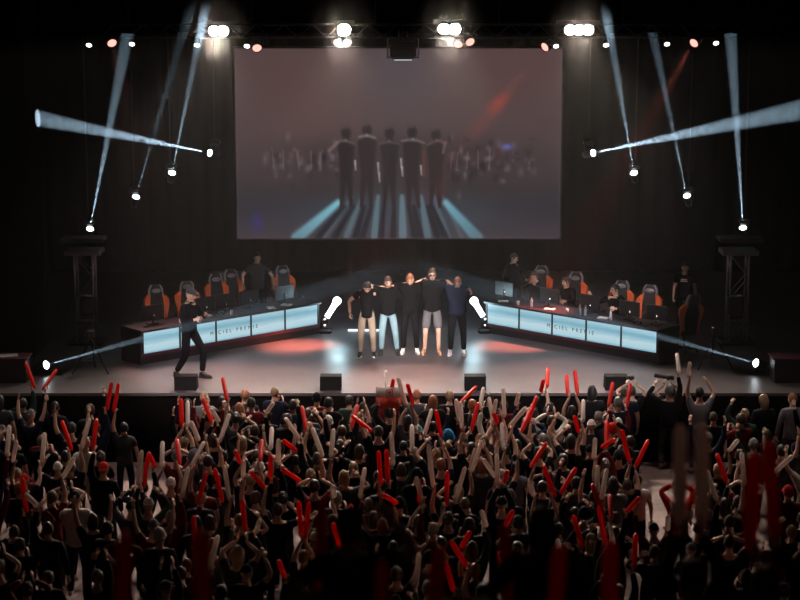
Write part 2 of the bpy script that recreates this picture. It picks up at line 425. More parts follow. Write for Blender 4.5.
# ---------------------------------------------------------------- projection screen with the live picture
SX0, SY0, SX1, SY1 = 236, 48.5, 561, 238.5
def paint():
    W_, H_ = 326, 191
    yy, xx = np.mgrid[0:H_, 0:W_].astype(float)
    px = xx + SX0; py = yy + SY0
    lerp = lambda a, b, t: a + (b - a) * t
    t = np.clip((py - 48) / 190, 0, 1)[..., None]
    img = np.zeros((H_, W_, 3))
    stops = [(0, (80, 64, 64)), (.35, (74, 60, 62)), (.62, (64, 52, 55)), (.72, (50, 44, 48)), (.85, (42, 40, 47)), (1, (62, 54, 60))]
    for (a, ca), (b, cb) in zip(stops[:-1], stops[1:]):
        k = np.clip((t - a) / (b - a), 0, 1); seg = (t[..., 0] >= a)[..., None]
        img = np.where(seg, np.array(ca) + (np.array(cb) - np.array(ca)) * k, img)
    # soft shapes
    def blob(cx, cy, rx, ry, c, a, p=2):
        d = ((px - cx) / rx) ** 2 + ((py - cy) / ry) ** 2
        k = (np.exp(-d ** (p / 2)) * a)[..., None]; img[:] = img * (1 - k) + np.array(c) * k
    def line(x0, y0, x1, y1, r0, r1, c, a, soft=1.0):
        dx, dy = x1 - x0, y1 - y0; L = dx * dx + dy * dy + 1e-6
        u = np.clip(((px - x0) * dx + (py - y0) * dy) / L, 0, 1)
        d = np.hypot(px - x0 - u * dx, py - y0 - u * dy); r = r0 + (r1 - r0) * u
        k = (np.clip((r - d) / soft + .5, 0, 1) * (a if not callable(a) else a(u)))[..., None]; img[:] = img * (1 - k) + np.array(c) * k
    blob(300, 95, 60, 60, (96, 66, 62), .35); blob(520, 70, 60, 50, (95, 62, 60), .3)
    blob(400, 70, 40, 40, (88, 92, 108), .28)  # bluish haze glow under the flood, painted into the picture
    line(508, 92, 486, 116, 5, 7, (142, 62, 56), lambda u: .75 * np.sin(np.pi * np.clip(u * .9 + .1, 0, 1)), 8)  # red par beam partly painted into the picture, fainter tail next
    line(484, 120, 460, 145, 6, 8, (110, 52, 50), lambda u: .4 * (1 - u), 8)
    # the audience on the picture, out of focus
    rg = random.Random(3)
    blob(400, 160, 140, 26, (38, 31, 34), .45, 4)
    for i in range(190):
        s_ = rg.choice((-1, 1)); cx = 400 + s_ * rg.uniform(48, 135); cy = rg.gauss(160, 11)
        c = rg.choice([(20, 16, 19), (24, 20, 24), (95, 85, 88), (70, 58, 60), (120, 110, 112), (55, 30, 34)])
        blob(cx, cy, rg.uniform(1.2, 3.5), rg.uniform(1.2, 5), c, rg.uniform(.25, .6))
    blob(507, 146, 5, 3, (90, 100, 190), .8); blob(256, 222, 6, 9, (60, 50, 150), .5)
    for s_, xs in ((-1, (272, 283, 297, 311, 320)), (1, (452, 458, 468, 478, 490))):
        for x in xs: line(x, 150 + rg.uniform(-4, 4), x + rg.uniform(-2, 2), 168, .7, .6, (120, 108, 110), .45)
    # stage floor on the picture, lit from behind the group
    blob(395, 215, 110, 22, (66, 84, 96), .42, 4)
    line(338, 202, 296, 238, 3.2, 6, (128, 196, 212), lambda u: .85 * (1 - .35 * u), 4)
    line(446, 202, 478, 238, 3.2, 6, (118, 182, 200), lambda u: .78 * (1 - .4 * u), 4)
    for x0, x1, wd, a in ((362, 346, 3, .34), (378, 374, 3.4, .44), (402, 403, 4.0, .48), (421, 428, 3.6, .4), (434, 448, 3, .25), (352, 324, 2.5, .25), (443, 462, 2.5, .2)):
        line(x0, 196, x1, 236, wd * .6, wd, (118, 160, 172), a, 2)
    # shadows thrown towards the viewer
    for x0, x1 in ((344, 318), (353, 334), (364, 355), (371, 362), (384, 381), (394, 393), (409, 415), (414, 421), (428, 438), (432, 446)):
        line(x0, 206, x1, 237, 2.0, 3.2, (26, 24, 30), .8, 1.6)
    # five people from behind, arms over each other's shoulders
    D = (34, 27, 31)
    for cx, hy, w_, l0, l1 in ((346, 131, 9, 341, 351), (367, 128, 10, 361, 371), (389.5, 131, 9.5, 384, 394), (412, 130, 9.5, 409, 419), (436, 133, 9, 431, 440)):
        blob(cx, hy + 1, 5.2, 6.0, D, 1, 6)
        line(cx - w_ * .62, hy + 14, cx - w_ * .28, 170, 3.4, 3.6, D, .95, 1.6); line(cx + w_ * .62, hy + 14, cx + w_ * .28, 170, 3.4, 3.6, D, .95, 1.6)
        line(cx, hy + 13, cx, 176, 6.0, 4.6, D, .95, 1.6); line(cx, hy + 5, cx, hy + 12, 2.6, 4.0, D, 1, 1.4)
        line(cx - 2.6, 172, l0, 206, 3.6, 1.7, D, .95, 1.4); line(cx + 2.6, 172, l1, 206, 3.6, 1.7, D, .95, 1.4)
        line(cx - 2.5, hy - 3.2, cx + 1, hy - 4.2, .6, .5, (110, 92, 92), .5, 1.6)
    for a, b, c in (((337, 141), (354, 142), (110, 95, 95)), ((359, 136), (375, 136), (140, 128, 130)), ((380, 143), (398, 142), (96, 80, 80)), ((402, 140), (424, 141), (130, 115, 116)), ((428, 144), (446, 141), (100, 80, 82))):
        mx, my = (a[0] + b[0]) / 2, min(a[1], b[1]) - 1.5; line(*a, mx, my, 1.0, 1.5, c, .6, 2.0); line(mx, my, b[0], b[1] + 1, 1.4, .9, c, .6, 2.0)
    line(337, 142, 329, 150, 2, 1.4, (120, 100, 98), .7, 1.2); line(445, 142, 443, 152, 1.6, 1.4, (120, 90, 90), .6, 1.2)
    for x, y in ((355, 160), (378, 162), (379, 172), (401, 158), (402, 166), (421, 165)):
        line(x, y, x + .5, y + 9, .9, .6, (190, 190, 198), .7, 1.2)
    line(424, 150, 424, 175, 1.2, 1.5, (110, 50, 46), .5, 1.5); blob(441, 190, 4, 10, (70, 38, 40), .6)
    # frame of the picture
    e = np.minimum(np.minimum(px - SX0, SX1 - px), SY1 - py)
    k = np.clip(1 - e / 2.0, 0, 1)[..., None] * .35; img[:] = img * (1 - k) + np.array((110, 92, 95)) * k
    s = np.clip(img / 255, 0, 1)
    lin = np.where(s <= .04045, s / 12.92, ((s + .055) / 1.055) ** 2.4)
    return lin, W_, H_
img, IW, IH = paint()
YS = 50.0
c00, c11 = at(SX0, SY0, YS), at(SX1, SY1, YS)
X0, X1, Z1, Z0 = at(SX0, 145, YS).x, at(SX1, 145, YS).x, c00.z, c11.z
scr = empty('projection_screen', ((X0 + X1) / 2, YS, Z0)); tag(scr, 'large projection screen above the stage showing five people from behind', 'screen')
me = bpy.data.meshes.new('screen_picture')
vx = [(X0 + (X1 - X0) * i / (IW - 1), 0, Z1 + (Z0 - Z1) * j / (IH - 1)) for j in range(IH) for i in range(IW)]
vx = [(x - (X0 + X1) / 2, 0, z - Z0) for x, _, z in vx]
fs = [(j * IW + i, (j + 1) * IW + i, (j + 1) * IW + i + 1, j * IW + i + 1) for j in range(IH - 1) for i in range(IW - 1)]
me.from_pydata(vx, [], fs); ca = me.color_attributes.new('picture', 'FLOAT_COLOR', 'POINT')
ca.data.foreach_set('color', np.concatenate([img, np.ones((IH, IW, 1))], 2).astype(np.float32).ravel())
pm = bpy.data.materials.new('screen_picture'); pm.use_nodes = True; nt = pm.node_tree; b = nt.nodes['Principled BSDF']
at_ = nt.nodes.new('ShaderNodeAttribute'); at_.attribute_name = 'picture'
b.inputs['Base Color'].default_value = (.03, .03, .03, 1); b.inputs['Roughness'].default_value = .8; b.inputs['Specular IOR Level'].default_value = .1; b.inputs['Emission Strength'].default_value = 1.0
nt.links.new(at_.outputs['Color'], b.inputs['Emission Color']); me.materials.append(pm)
po = bpy.data.objects.new('screen_picture', me); col.objects.link(po); po.parent = scr
wS, hS = X1 - X0, Z1 - Z0
MB().box((0, .06, hS / 2), (wS + .1, .08, hS + .1)).build('backing_frame', 'metal_black', scr)
for sx in (-1, 1): MB().tube([(sx * wS * .4, .05, hS), (sx * wS * .4, .05, hS + 2.2)], .012, 6).build('hanging_cable', 'metal_black', scr)
# ---------------------------------------------------------------- trusses and lamps
def emat(name, c, s):
    m = bpy.data.materials.new(name); m.use_nodes = True; b = m.node_tree.nodes['Principled BSDF']
    b.inputs['Base Color'].default_value = (.1, .1, .1, 1); b.inputs['Emission Color'].default_value = (*c, 1); b.inputs['Emission Strength'].default_value = s
    M[name] = m; return m
emat('lens_white', (.85, .95, 1), 14); emat('lens_warm', (1, .86, .72), 60); emat('lens_pink', (1, .40, .33), 1.7); emat('lens_small', (1, .95, .9), 6)
emat('tube_white', (.85, .95, 1), 9); emat('led_white', (.8, .9, 1), 1.6)
def truss_mb(L, w=.3, r=.022, axis='X'):
    m = MB(); T = Matrix.Identity(4)
    if axis == 'Z': T = Matrix.Rotation(-math.pi / 2, 4, 'Y')
    for a in (-1, 1):
        for b in (-1, 1): m.tube([(0, a * w / 2, b * w / 2), (L, a * w / 2, b * w / 2)], r, 6, 0, T)
    n = int(L / (w * 1.1)); s = L / n
    for i in range(n):
        for a in (-1, 1):
            m.tube([(i * s, a * w / 2, -w / 2), ((i + 1) * s, a * w / 2, w / 2)] if i % 2 else [(i * s, a * w / 2, w / 2), ((i + 1) * s, a * w / 2, -w / 2)], r * .5, 4, 0, T)
            m.tube([(i * s, -w / 2, a * w / 2), ((i + 1) * s, w / 2, a * w / 2)] if i % 2 else [(i * s, w / 2, a * w / 2), ((i + 1) * s, -w / 2, a * w / 2)], r * .5, 4, 0, T)
    return m
YT = 45.0
tl, tr = at(120, 31, YT), at(745, 31, YT)
t = empty('lighting_truss', (tl.x - .8, YT, tl.z)); tag(t, 'long black lighting truss above the stage carrying every hanging lamp', 'truss')
truss_mb(tr.x - tl.x + 1.6).build('truss_frame', 'metal_black', t)
for k in range(6):
    MB().tube([(1 + k * 2.9, 0, .15), (1 + k * 2.9, 0, 14 - tl.z)], .012, 6).build('hanging_cable', 'metal_black', t)

def spot(name, p, d, energy, ang, color, blend=.3, rad=.03):
    l = bpy.data.lights.new(name, 'SPOT'); l.energy = energy; l.spot_size = R(ang); l.spot_blend = blend; l.color = color; l.shadow_soft_size = rad
    o = bpy.data.objects.new(name, l); col.objects.link(o); o.matrix_world = frame(p, -Vector(d)); return o

def lamp_head(root, p, d, L=.34, r=.12, lens='lens_white', n=16, lr=None):
    """can pointing along d whose lens centre is p (local to root)"""
    T = frame(p, d); m = MB()
    prof = [(-L, r * .55), (-L * .95, r * .8), (-L * .6, r * .92), (-.10, r), (.02, r * 1.04), (.02, r * .93), (-.012, r * .93)]
    m.loft([[(q * math.cos(a), q * math.sin(a), z) for a in [2 * math.pi * i / n for i in range(n)]] for z, q in prof], True, 0, T)
    h = m.build('lamp_head', 'metal_black', root, True)
    g = MB(); g.ball((0, 0, -.004), ((lr or r * .9), (lr or r * .9), .012), n, 6, 0, T); g.build('lens', lens, h, True)
    return h
def moving_head(p, q, label, energy=400, ang=3.4, color=(.55, .80, 1), stand='hang', lens='lens_white', group=None, r=.10, lensr=None):
    """p: lens centre in the world, q: where the beam goes"""
    p, q = Vector(p), Vector(q); d = (q - p).normalized(); c = p - d * .18
    root = empty('moving_head_light', c); tag(root, label, 'stage light', group)
    lamp_head(root, p - c, d, .34, r, lens, 16, lensr)
    up = 1 if stand == 'hang' else -1
    y = MB(); sx = Vector((d.y, -d.x, 0)); sx = (sx.normalized() if sx.length > .05 else Vector((1, 0, 0))) * (r + .035)
    top = Vector((0, 0, up * .24))
    y.tube([sx, sx + top * .8, top + sx * .6, top - sx * .6, -sx + top * .8, -sx], .016, 6); y.build('yoke', 'metal_black', root)
    b = MB(); b.box((0, 0, up * .29), (.26, .26, .12), None, 0, .02); b.build('base', 'metal_black', root)
    if stand == 'hang':
        MB().box((0, 0, .375), (.08, .06, .06)).build('clamp', 'metal_black', root)
        MB().tube([(0, 0, .37), (0, 0, 14 - c.z)], .02, 6).build('drop_pipe', 'metal_black', root)
    spot('beam_lamp', p + d * .03, d, energy, ang, color, .3, .004)
    return root
BL = [  # lens pixel, depth, beam target pixel, depth, energy, angle, words
 ((210, 153), 47.5, (36, 118), 43.2, 400, 4.2, 'moving head left of the screen sending a thick beam at the left wall'),
 ((172, 173), 47.5, (198, 45), 44.5, 200, 2.5, 'moving head left of the screen, second nearest it, beam tilted up'),
 ((136, 197), 47.5, (181, 40), 44.5, 60, 2.7, 'moving head left of the screen with the faintest upward beam'),
 ((90, 229), 47.5, (125, 48), 44, 270, 2.9, 'moving head above the left truss tower, lowest of the left diagonal'),
 ((593, 153), 47.5, (805, 109), 42.0, 430, 4.2, 'moving head right of the screen sending a thick beam off to the right'),
 ((634, 173), 47.5, (612, 45), 44.5, 260, 2.5, 'moving head right of the screen with a bright steep upward beam'),
 ((687, 196), 47.5, (654, 40), 44.5, 150, 2.5, 'moving head right of the screen, third outward, dim upward beam'),
 ((743, 228), 47.5, (731, 40), 44, 280, 2.9, 'moving head above the right truss tower, lowest of the right diagonal'),
]
for (a, Ya, b, Yb, e, an, lab) in BL:
    moving_head(at(*a, Ya), at(*b, Yb), lab, e * 3000, an)
# two on the stage floor at the outer corners, crossing low over the stage
moving_head(at(46, 365, 40.2), at(330, 288, 36), 'moving head on the stage floor by the left tower, beam aimed inward', 3.2e5, 3.0, stand='floor')
moving_head(at(756, 363, 40.2), at(480, 287, 36), 'moving head on the stage floor by the right tower, beam aimed inward', 3.2e5, 3.0, stand='floor')
for s, x in ((-1, 46), (1, 756)):
    p = at(x, 365, 40.2); ct = MB(); ct.box((0, 0, 0), (.6, .5, p.z - .35 - ZS), None, 0, .02)
    c = ct.build('flight_case', 'plastic_black', None, False, (p.x - s * -.12 * 0, 40.36, ZS + (p.z - .35 - ZS) / 2)); 
    tag(c, 'low black case under the moving head at the %s stage corner' % ('left' if s < 0 else 'right'), 'case')

# blinders: bright warm lamps along the truss, facing the audience
PUFF = []
def blinder(xs, y, w, label, e):
    p = at(sum(xs) / len(xs), y, YT - .32); root = empty('blinder_light', p); tag(root, label, 'stage light')
    for x in xs:
        q = at(x, y, YT - .32) - p; d = Vector((0, -1, -.32)).normalized()
        lamp_head(root, q, d, .2, w, 'lens_warm', 14)  # lens radius enlarged to take in the bloom
    MB().box((0, .2, .16), (w * 2.2 * len(xs) + .1, .05, .1)).build('bracket', 'metal_black', root)
    spot('glare_fill', p + Vector((0, -.12, 0)), Vector((0, -1, .35)), 230 + 60 * (len(xs) - 1), 165, (1, .8, .62), .5, .12)  # extra spot added only to light the glare puff
    PUFF.append((p, len(xs), label))
    spot('blinder_lamp', p + Vector((0, -.06, 0)), Vector((0, -1, -.75)), e, 64, (1, .82, .68), .8, .12)
blinder((214, 223), 31, .14, 'twin warm blinder lamp on the truss left of the screen', 4000)
blinder((344,), 30, .17, 'single warm blinder lamp on the truss, left of the hanging speaker', 4000)
blinder((444, 455), 29, .15, 'twin warm blinder lamp on the truss, right of the hanging speaker', 4000)
blinder((570, 579, 588), 30, .14, 'triple warm blinder lamp on the truss right of the screen', 4200)
# red par cans: pixel, target pixel on the stage floor
PAR = [((112, 43), (190, 372), 'pink par can at the left truss end'), ((257, 48), (290, 350), 'pink par can over the upper left screen corner'),
       ((338, 43), (250, 375), 'pink par can under the single blinder, left of its pair'), ((347, 43), (400, 380), 'pink par can under the single blinder, right of its pair'),
       ((458, 44), (400, 372), 'pink par can under the twin blinder, left of its pair'), ((470, 42), (560, 372), 'pink par can under the twin blinder, right of its pair'),
       ((545, 47), (300, 345), 'red par can over the upper right screen corner with a visible beam'), ((694, 43), (520, 345), 'red par can near the right truss end')]
for i, (a, b, lab) in enumerate(PAR):
    p = at(*a, YT - .25); q = on(*b, ZS); d0 = (q - p).normalized()
    tilt = Vector((d0.x * 1.2, -.75, -.45)).normalized()
    root = empty('par_can_light', p); tag(root, lab, 'stage light')
    lamp_head(root, Vector((0, 0, 0)), tilt, .26, .12, 'lens_pink', 14)
    y = MB(); y.tube([(-.15, .1, -.02), (-.15, .1, .2), (.15, .1, .2), (.15, .1, -.02)], .012, 5); y.tube([(0, .1, .2), (0, .12, tl.z - p.z - .12)], .02, 6); y.build('yoke', 'metal_black', root)
    spot('par_lamp', p + tilt * .03, q - p, (2500, 4500, 2500, 2500, 2500, 2500, 38000, 26000)[i], (26, 13, 26, 24, 24, 26, 11, 14)[i], (1, .22, .14) if i in (1, 6, 7) else (1, .45, .38), 1.0, .05)
# small white down lights
for k, (x, y) in enumerate([(89, 45), (132, 44), (197, 45), (247, 46), (556, 46), (606, 45), (667, 44), (716, 43)]):
    p = at(x, y, YT + .1); root = empty('small_spotlight', p)
    tag(root, 'small white spotlight hanging from the truss, %s of the eight counted from the left' % ('first second third fourth fifth sixth seventh eighth'.split()[k]), 'stage light')
    lamp_head(root, Vector((0, 0, 0)), Vector((0, -.8, -.6)), .2, .075, 'lens_small', 12)
    MB().tube([(0, .08, .03), (0, .08, .2)], .014, 5).build('clamp', 'metal_black', root)
    spot('small_lamp', p + Vector((0, -.03, -.03)), Vector((-(x - 400) / 400 * .3, -.45, -1)), 90, 24, (.95, .95, 1), .6, .04)
# speaker cluster hanging in the middle, with the projector glow below it
p = at(403, 49, YT - .1)
sp = empty('hanging_speaker', p); tag(sp, 'black speaker box hanging in a bracket from the truss centre', 'speaker')
MB().box((0, 0, 0), (.62, .4, .36), None, 0, .03).build('cabinet', 'plastic_black', sp)
MB().box((0, -.205, 0), (.54, .02, .30)).build('grille', 'metal_black', sp)
m = MB()
for s in (-1, 1): m.box((s * .36, 0, .02), (.03, .06, .46))
m.box((0, 0, -.2), (.75, .06, .03)); m.box((0, 0, .25), (.75, .06, .03)); m.build('bracket', 'metal_grey', sp)
for s in (-.1, .1): MB().tube([(s, 0, .25), (s, 0, .42)], .012, 5).build('hook', 'metal_grey', sp)
pj = at(403, 60, YT + .3)
pr = empty('overhead_floodlight', pj); tag(pr, 'small floodlight under the hanging speaker glowing blue above the screen', 'stage light')
MB().box((0, 0, .05), (.5, .2, .08), None, 0, .02).build('housing', 'metal_black', pr); MB().tube([(0, 0, .08), (0, 0, tl.z - pj.z)], .02, 6).build('bracket', 'metal_black', pr); MB().box((0, 0, .005), (.42, .14, .01)).build('lens', 'led_white', pr)
spot('flood_lamp', pj + Vector((0, 0, -.03)), Vector((0, .15, -1)), 160, 75, (.45, .75, 1), 1, .1)

# front wash: lamps on a truss over the audience, above the picture
YF = 29.0
t = empty('lighting_truss', (-8, YF, 12.4)); tag(t, 'lighting truss over the audience, above the picture', 'truss'); truss_mb(16).build('truss_frame', 'metal_black', t)
def wash(x, tgt, e, ang, c, lab, Y=YF, z=12.1):
    p = Vector((x, Y, z)); d = (Vector(tgt) - p).normalized()
    root = empty('wash_light', p); tag(root, lab, 'stage light', 'wash lights over the audience'); lamp_head(root, Vector((0, 0, 0)), d, .3, .13, 'lens_small', 12); MB().tube([(0, -.08, .02), (0, -.05, .16)], .03, 6).build('clamp', 'metal_black', root)
    spot('wash_lamp', p + d * .04, d, e, ang, c, .8, .15)
tm = on(410, 356, ZS)
WL = 'front wash lamp on the truss above the audience'
wash(-2.2, (tm.x, tm.y, 2.2), 7000, 11, (1, .84, .78), WL)
wash(2.6, (tm.x, tm.y, 2.2), 7000, 11, (1, .80, .74), WL)
wash(-6, (-4.4, 45, 2.3), 3000, 16, (1, .82, .78), WL)
wash(6, (4.4, 45, 2.3), 9000, 16, (1, .82, .78), WL)
wash(-5, (-3.6, 40, 1.5), 9000, 20, (1, .80, .82), WL)
wash(5, (3.2, 40, 1.5), 8500, 20, (.95, .82, .9), WL)
wash(0.2, (0, 40, 1.5), 6500, 20, (.95, .8, .85), WL)
# unseen front key added at the hall back to brighten the five
fp = Vector((1.2, 6.5, 13.2)); fd = Vector((tm.x, tm.y, 2.55)) - fp
root = empty('added_key_light', fp); tag(root, 'unseen key lamp added at the back of the hall to brighten the five people', 'stage light'); lamp_head(root, Vector((0, 0, 0)), fd.normalized(), .6, .14, 'lens_small', 14)
MB().tube([(0, -.2, .1), (0, -.2, .8)], .03, 6).build('clamp', 'metal_black', root)
spot('added_key_lamp', fp + fd.normalized() * .05, fd, 60000, 4.0, (1, .88, .82), .5, .1)
# unseen overhead fill added to brighten the crowd
for x in (-6, 0, 6):
    spot('crowd_fill_lamp', Vector((x, 35.5, 13.6)), Vector((0, -.06, -1)), 1500, 56, (1, .84, .79), .8, .3)

for x, e in ((-4, 60), (0, 60), (4.5, 420)): spot('stick_fill_lamp', Vector((x * .6, 17, 13.7)), Vector((x * .45, 9.5, 8.4)) - Vector((x * .6, 17, 13.7)), e, 24, (1, .6, .5), .8, .1)  # unseen fill added to lift the balcony sticks out of black
# glowing tubes standing in for short beams of floor lamps beside the group
def beam_tube(a, b, Y, label):
    A, B = at(*a, Y), at(*b, Y)
    root = empty('floor_beam_light', (B.x, Y, ZS)); tag(root, label, 'stage light')
    A, B = A - root.location, B - root.location
    g = MB(); g.tube([A, A.lerp(B, .3), B], [.085, .065, .06], 12); g.ball(A, (.10, .10, .10), 12, 8); g.build('glowing_beam', 'tube_white', root, True)
    s = 1 if A.x > 0 else -1
    m = MB(); m.box((-s * .05, .05, B.z * .5), (.22, .22, B.z), None, 0, .04); m.box((-s * .05, .02, .05), (.34, .3, .1), None, 0, .03); m.build('stand', 'plastic_black', root)
    MB().tube([(-s * .05, .05, B.z - .05), B + Vector((0, .05, 0))], .06, 8).build('joint', 'metal_black', root)
    for dz in (.2, .35): MB().ball((-s * .05, -.07, dz), (.02, .01, .02), 6, 5).build('status_light', 'lens_small', root)
    l = bpy.data.lights.new('tube_glow', 'POINT'); l.energy = 25; l.color = (.55, .88, 1); l.shadow_soft_size = .15
    o = bpy.data.objects.new('tube_glow', l); col.objects.link(o); o.location = root.location + A + Vector((s * .05, -.22, 0))
beam_tube((337, 301), (327, 317), 44.6, 'white glowing tube standing in for a short lamp beam beside the left desk end')
beam_tube((474, 301), (483, 316), 44.6, 'white glowing tube standing in for a short lamp beam beside the right desk end')
# cyan floor light from the back
for s, x in ((-1, 347), (1, 470)):
    p = at(x, 312, 48.5); root = empty('floor_wash_light', p); tag(root, 'dark floor lamp at the stage back throwing cyan light forward, %s of the group' % ('left' if s < 0 else 'right'), 'stage light')
    lamp_head(root, Vector((0, 0, 0)), Vector((0, -1, -.25)), .2, .1, 'led_white', 12)
    MB().box((0, .1, -.16), (.2, .2, .1)).build('base', 'metal_black', root)
    q = on(338 if s < 0 else 482, 362, ZS); spot('cyan_lamp', p + Vector((0, -.05, .03)), q - p + Vector((0, 0, .1)), 260, 26, (.35, .85, 1), .8, .06)
a, b = on(348, 331, ZS), on(382, 331, ZS)
l = MB().box(((a.x + b.x) / 2, a.y, ZS + .02), (b.x - a.x, .05, .04)).build('floor_led_strip', 'led_white'); tag(l, 'thin white light strip on the stage floor behind the person in khaki trousers', 'light strip')
# dim red uplight on the back curtain
for x in (352, 402):
    p = at(x, 300, 52.2); p.z = ZS + .2; root = empty('floor_uplight', p); tag(root, 'small red uplight at the curtain foot %s' % ('left of centre' if x < 400 else 'behind the middle person'), 'stage light')
    lamp_head(root, Vector((0, 0, 0)), Vector((0, .12, 1)), .16, .08, 'lens_pink', 10)
    spot('uplight', p + Vector((0, 0, .03)), Vector((0, .2, 1)), 18, 40, (1, .1, .06), .8, .05)

# truss towers
def tower(xpx, s, label, lo=335, hi=248, Y=43.5):
    p = at(xpx, 300, Y); zt = at(xpx, hi, Y).z
    root = empty('truss_tower', (p.x, Y, ZS)); tag(root, label, 'truss')
    MB().box((0, 0, .03), (.8, .8, .06)).build('base_plate', 'metal_black', root)
    truss_mb(zt - ZS - .2, .42, .025, 'Z').build('truss_frame', 'metal_grey', root).location = (0, 0, .06)
    MB().box((0, 0, zt - ZS - .08), (.85, .6, .12), None, 0, .02).build('top_plate', 'metal_grey', root)
    MB().box((0, -.05, zt - ZS + .22), (1.0, .6, .1), None, 0, .02).build('shelf', 'metal_black', root)
    m = MB(); m.box((s * .1, -.35, .95), (.35, .3, .45), None, 0, .04); m.build('junction_box', 'plastic_black', root)
    m = MB(); m.box((s * .05, -.51, .62), (.5, .02, .05)); m.build('light_bar', 'metal_grey', root)
    return root
tower(86, 1, 'dark truss tower on the left of the stage with a clipped equipment box')
tower(737, -1, 'dark truss tower on the right of the stage behind the low tripod')
for k, (x, t_) in enumerate(((86, (-6.6, 43.3, 3.2)), (737, (7.4, 43.3, 3.2)))):
    pp = Vector((t_[0] * .86, 39.2, 8.2)); spot('tower_lamp', pp, Vector(t_) - pp, 30, 14, (.9, .95, 1), .7, .1)

# haze puffs added to stand in for glare round the truss lamps
h2 = bpy.data.materials.new('glare_haze'); h2.use_nodes = True; nt = h2.node_tree; nt.nodes.clear()
ou = nt.nodes.new('ShaderNodeOutputMaterial'); vs = nt.nodes.new('ShaderNodeVolumeScatter'); tc = nt.nodes.new('ShaderNodeTexCoord'); gr = nt.nodes.new('ShaderNodeTexGradient'); gr.gradient_type = 'QUADRATIC_SPHERE'; mu = nt.nodes.new('ShaderNodeMath'); mu.operation = 'MULTIPLY'; mu.inputs[1].default_value = .05; nt.links.new(tc.outputs['Object'], gr.inputs[0]); nt.links.new(gr.outputs['Fac'], mu.inputs[0]); nt.links.new(mu.outputs[0], vs.inputs['Density']); vs.inputs['Anisotropy'].default_value = .1
nt.links.new(vs.outputs[0], ou.inputs['Volume'])
for p, n, lab in PUFF:
    h = MB().ball((0, 0, 0), (1.0, .8, 1.0), 20, 12).build('haze', h2, None, True, p + Vector((0, -.45, 0))); tag(h, 'added haze puff imitating glare of the ' + lab.split(',')[0].replace('on the truss ', '') + (', right one' if n == 2 and p.x > 0 else ''), 'haze', kind='stuff')
# ---------------------------------------------------------------- desks with screen fronts
def led_mat(name, lettering=False):
    m = bpy.data.materials.new(name); m.use_nodes = True; nt = m.node_tree; b = nt.nodes['Principled BSDF']
    b.inputs['Base Color'].default_value = (.02, .03, .03, 1); b.inputs['Roughness'].default_value = .4
    tc = nt.nodes.new('ShaderNodeTexCoord'); sp = nt.nodes.new('ShaderNodeSeparateXYZ'); nt.links.new(tc.outputs['Object'], sp.inputs[0])
    cb = nt.nodes.new('ShaderNodeMapRange'); cb.inputs[1].default_value = -.26; cb.inputs[2].default_value = .26
    nz = nt.nodes.new('ShaderNodeTexNoise'); nz.inputs['Scale'].default_value = 3.5; mp = nt.nodes.new('ShaderNodeMapping'); mp.inputs['Scale'].default_value = (.6, 1, 5)
    nt.links.new(tc.outputs['Object'], mp.inputs[0]); nt.links.new(mp.outputs[0], nz.inputs['Vector'])
    ad = nt.nodes.new('ShaderNodeMath'); ad.operation = 'MULTIPLY_ADD'; ad.inputs[1].default_value = .12; nt.links.new(nz.outputs['Fac'], ad.inputs[0])
    nt.links.new(sp.outputs['Z'], ad.inputs[2]); nt.links.new(ad.outputs[0], cb.inputs[0])
    r = nt.nodes.new('ShaderNodeValToRGB'); e = r.color_ramp.elements
    sr = lambda c: tuple(((x / 255 + .055) / 1.055) ** 2.4 for x in c) + (1,)
    e[0].position = 0; e[0].color = sr((172, 208, 222)); e[1].position = 1; e[1].color = sr((160, 198, 214))
    for p, c in ((.17, (122, 176, 196)), (.25, (172, 208, 220)), (.5, (186, 216, 224)), (.66, (146, 190, 206)), (.8, (116, 170, 190)), (.9, (140, 186, 202))):
        q = e.new(p); q.color = sr(c)
    nt.links.new(cb.outputs[0], r.inputs[0]); nt.links.new(r.outputs[0], b.inputs['Emission Color']); b.inputs['Emission Strength'].default_value = .95
    M[name] = m
led_mat('desk_screen')
mat('desk_black', (.02, .014, .02), .4); mat('desk_maroon', (.08, .012, .025), .5); mat('ink', (.01, .03, .06), .6)
ZP0, ZP1 = ZS + .26, ZS + .735
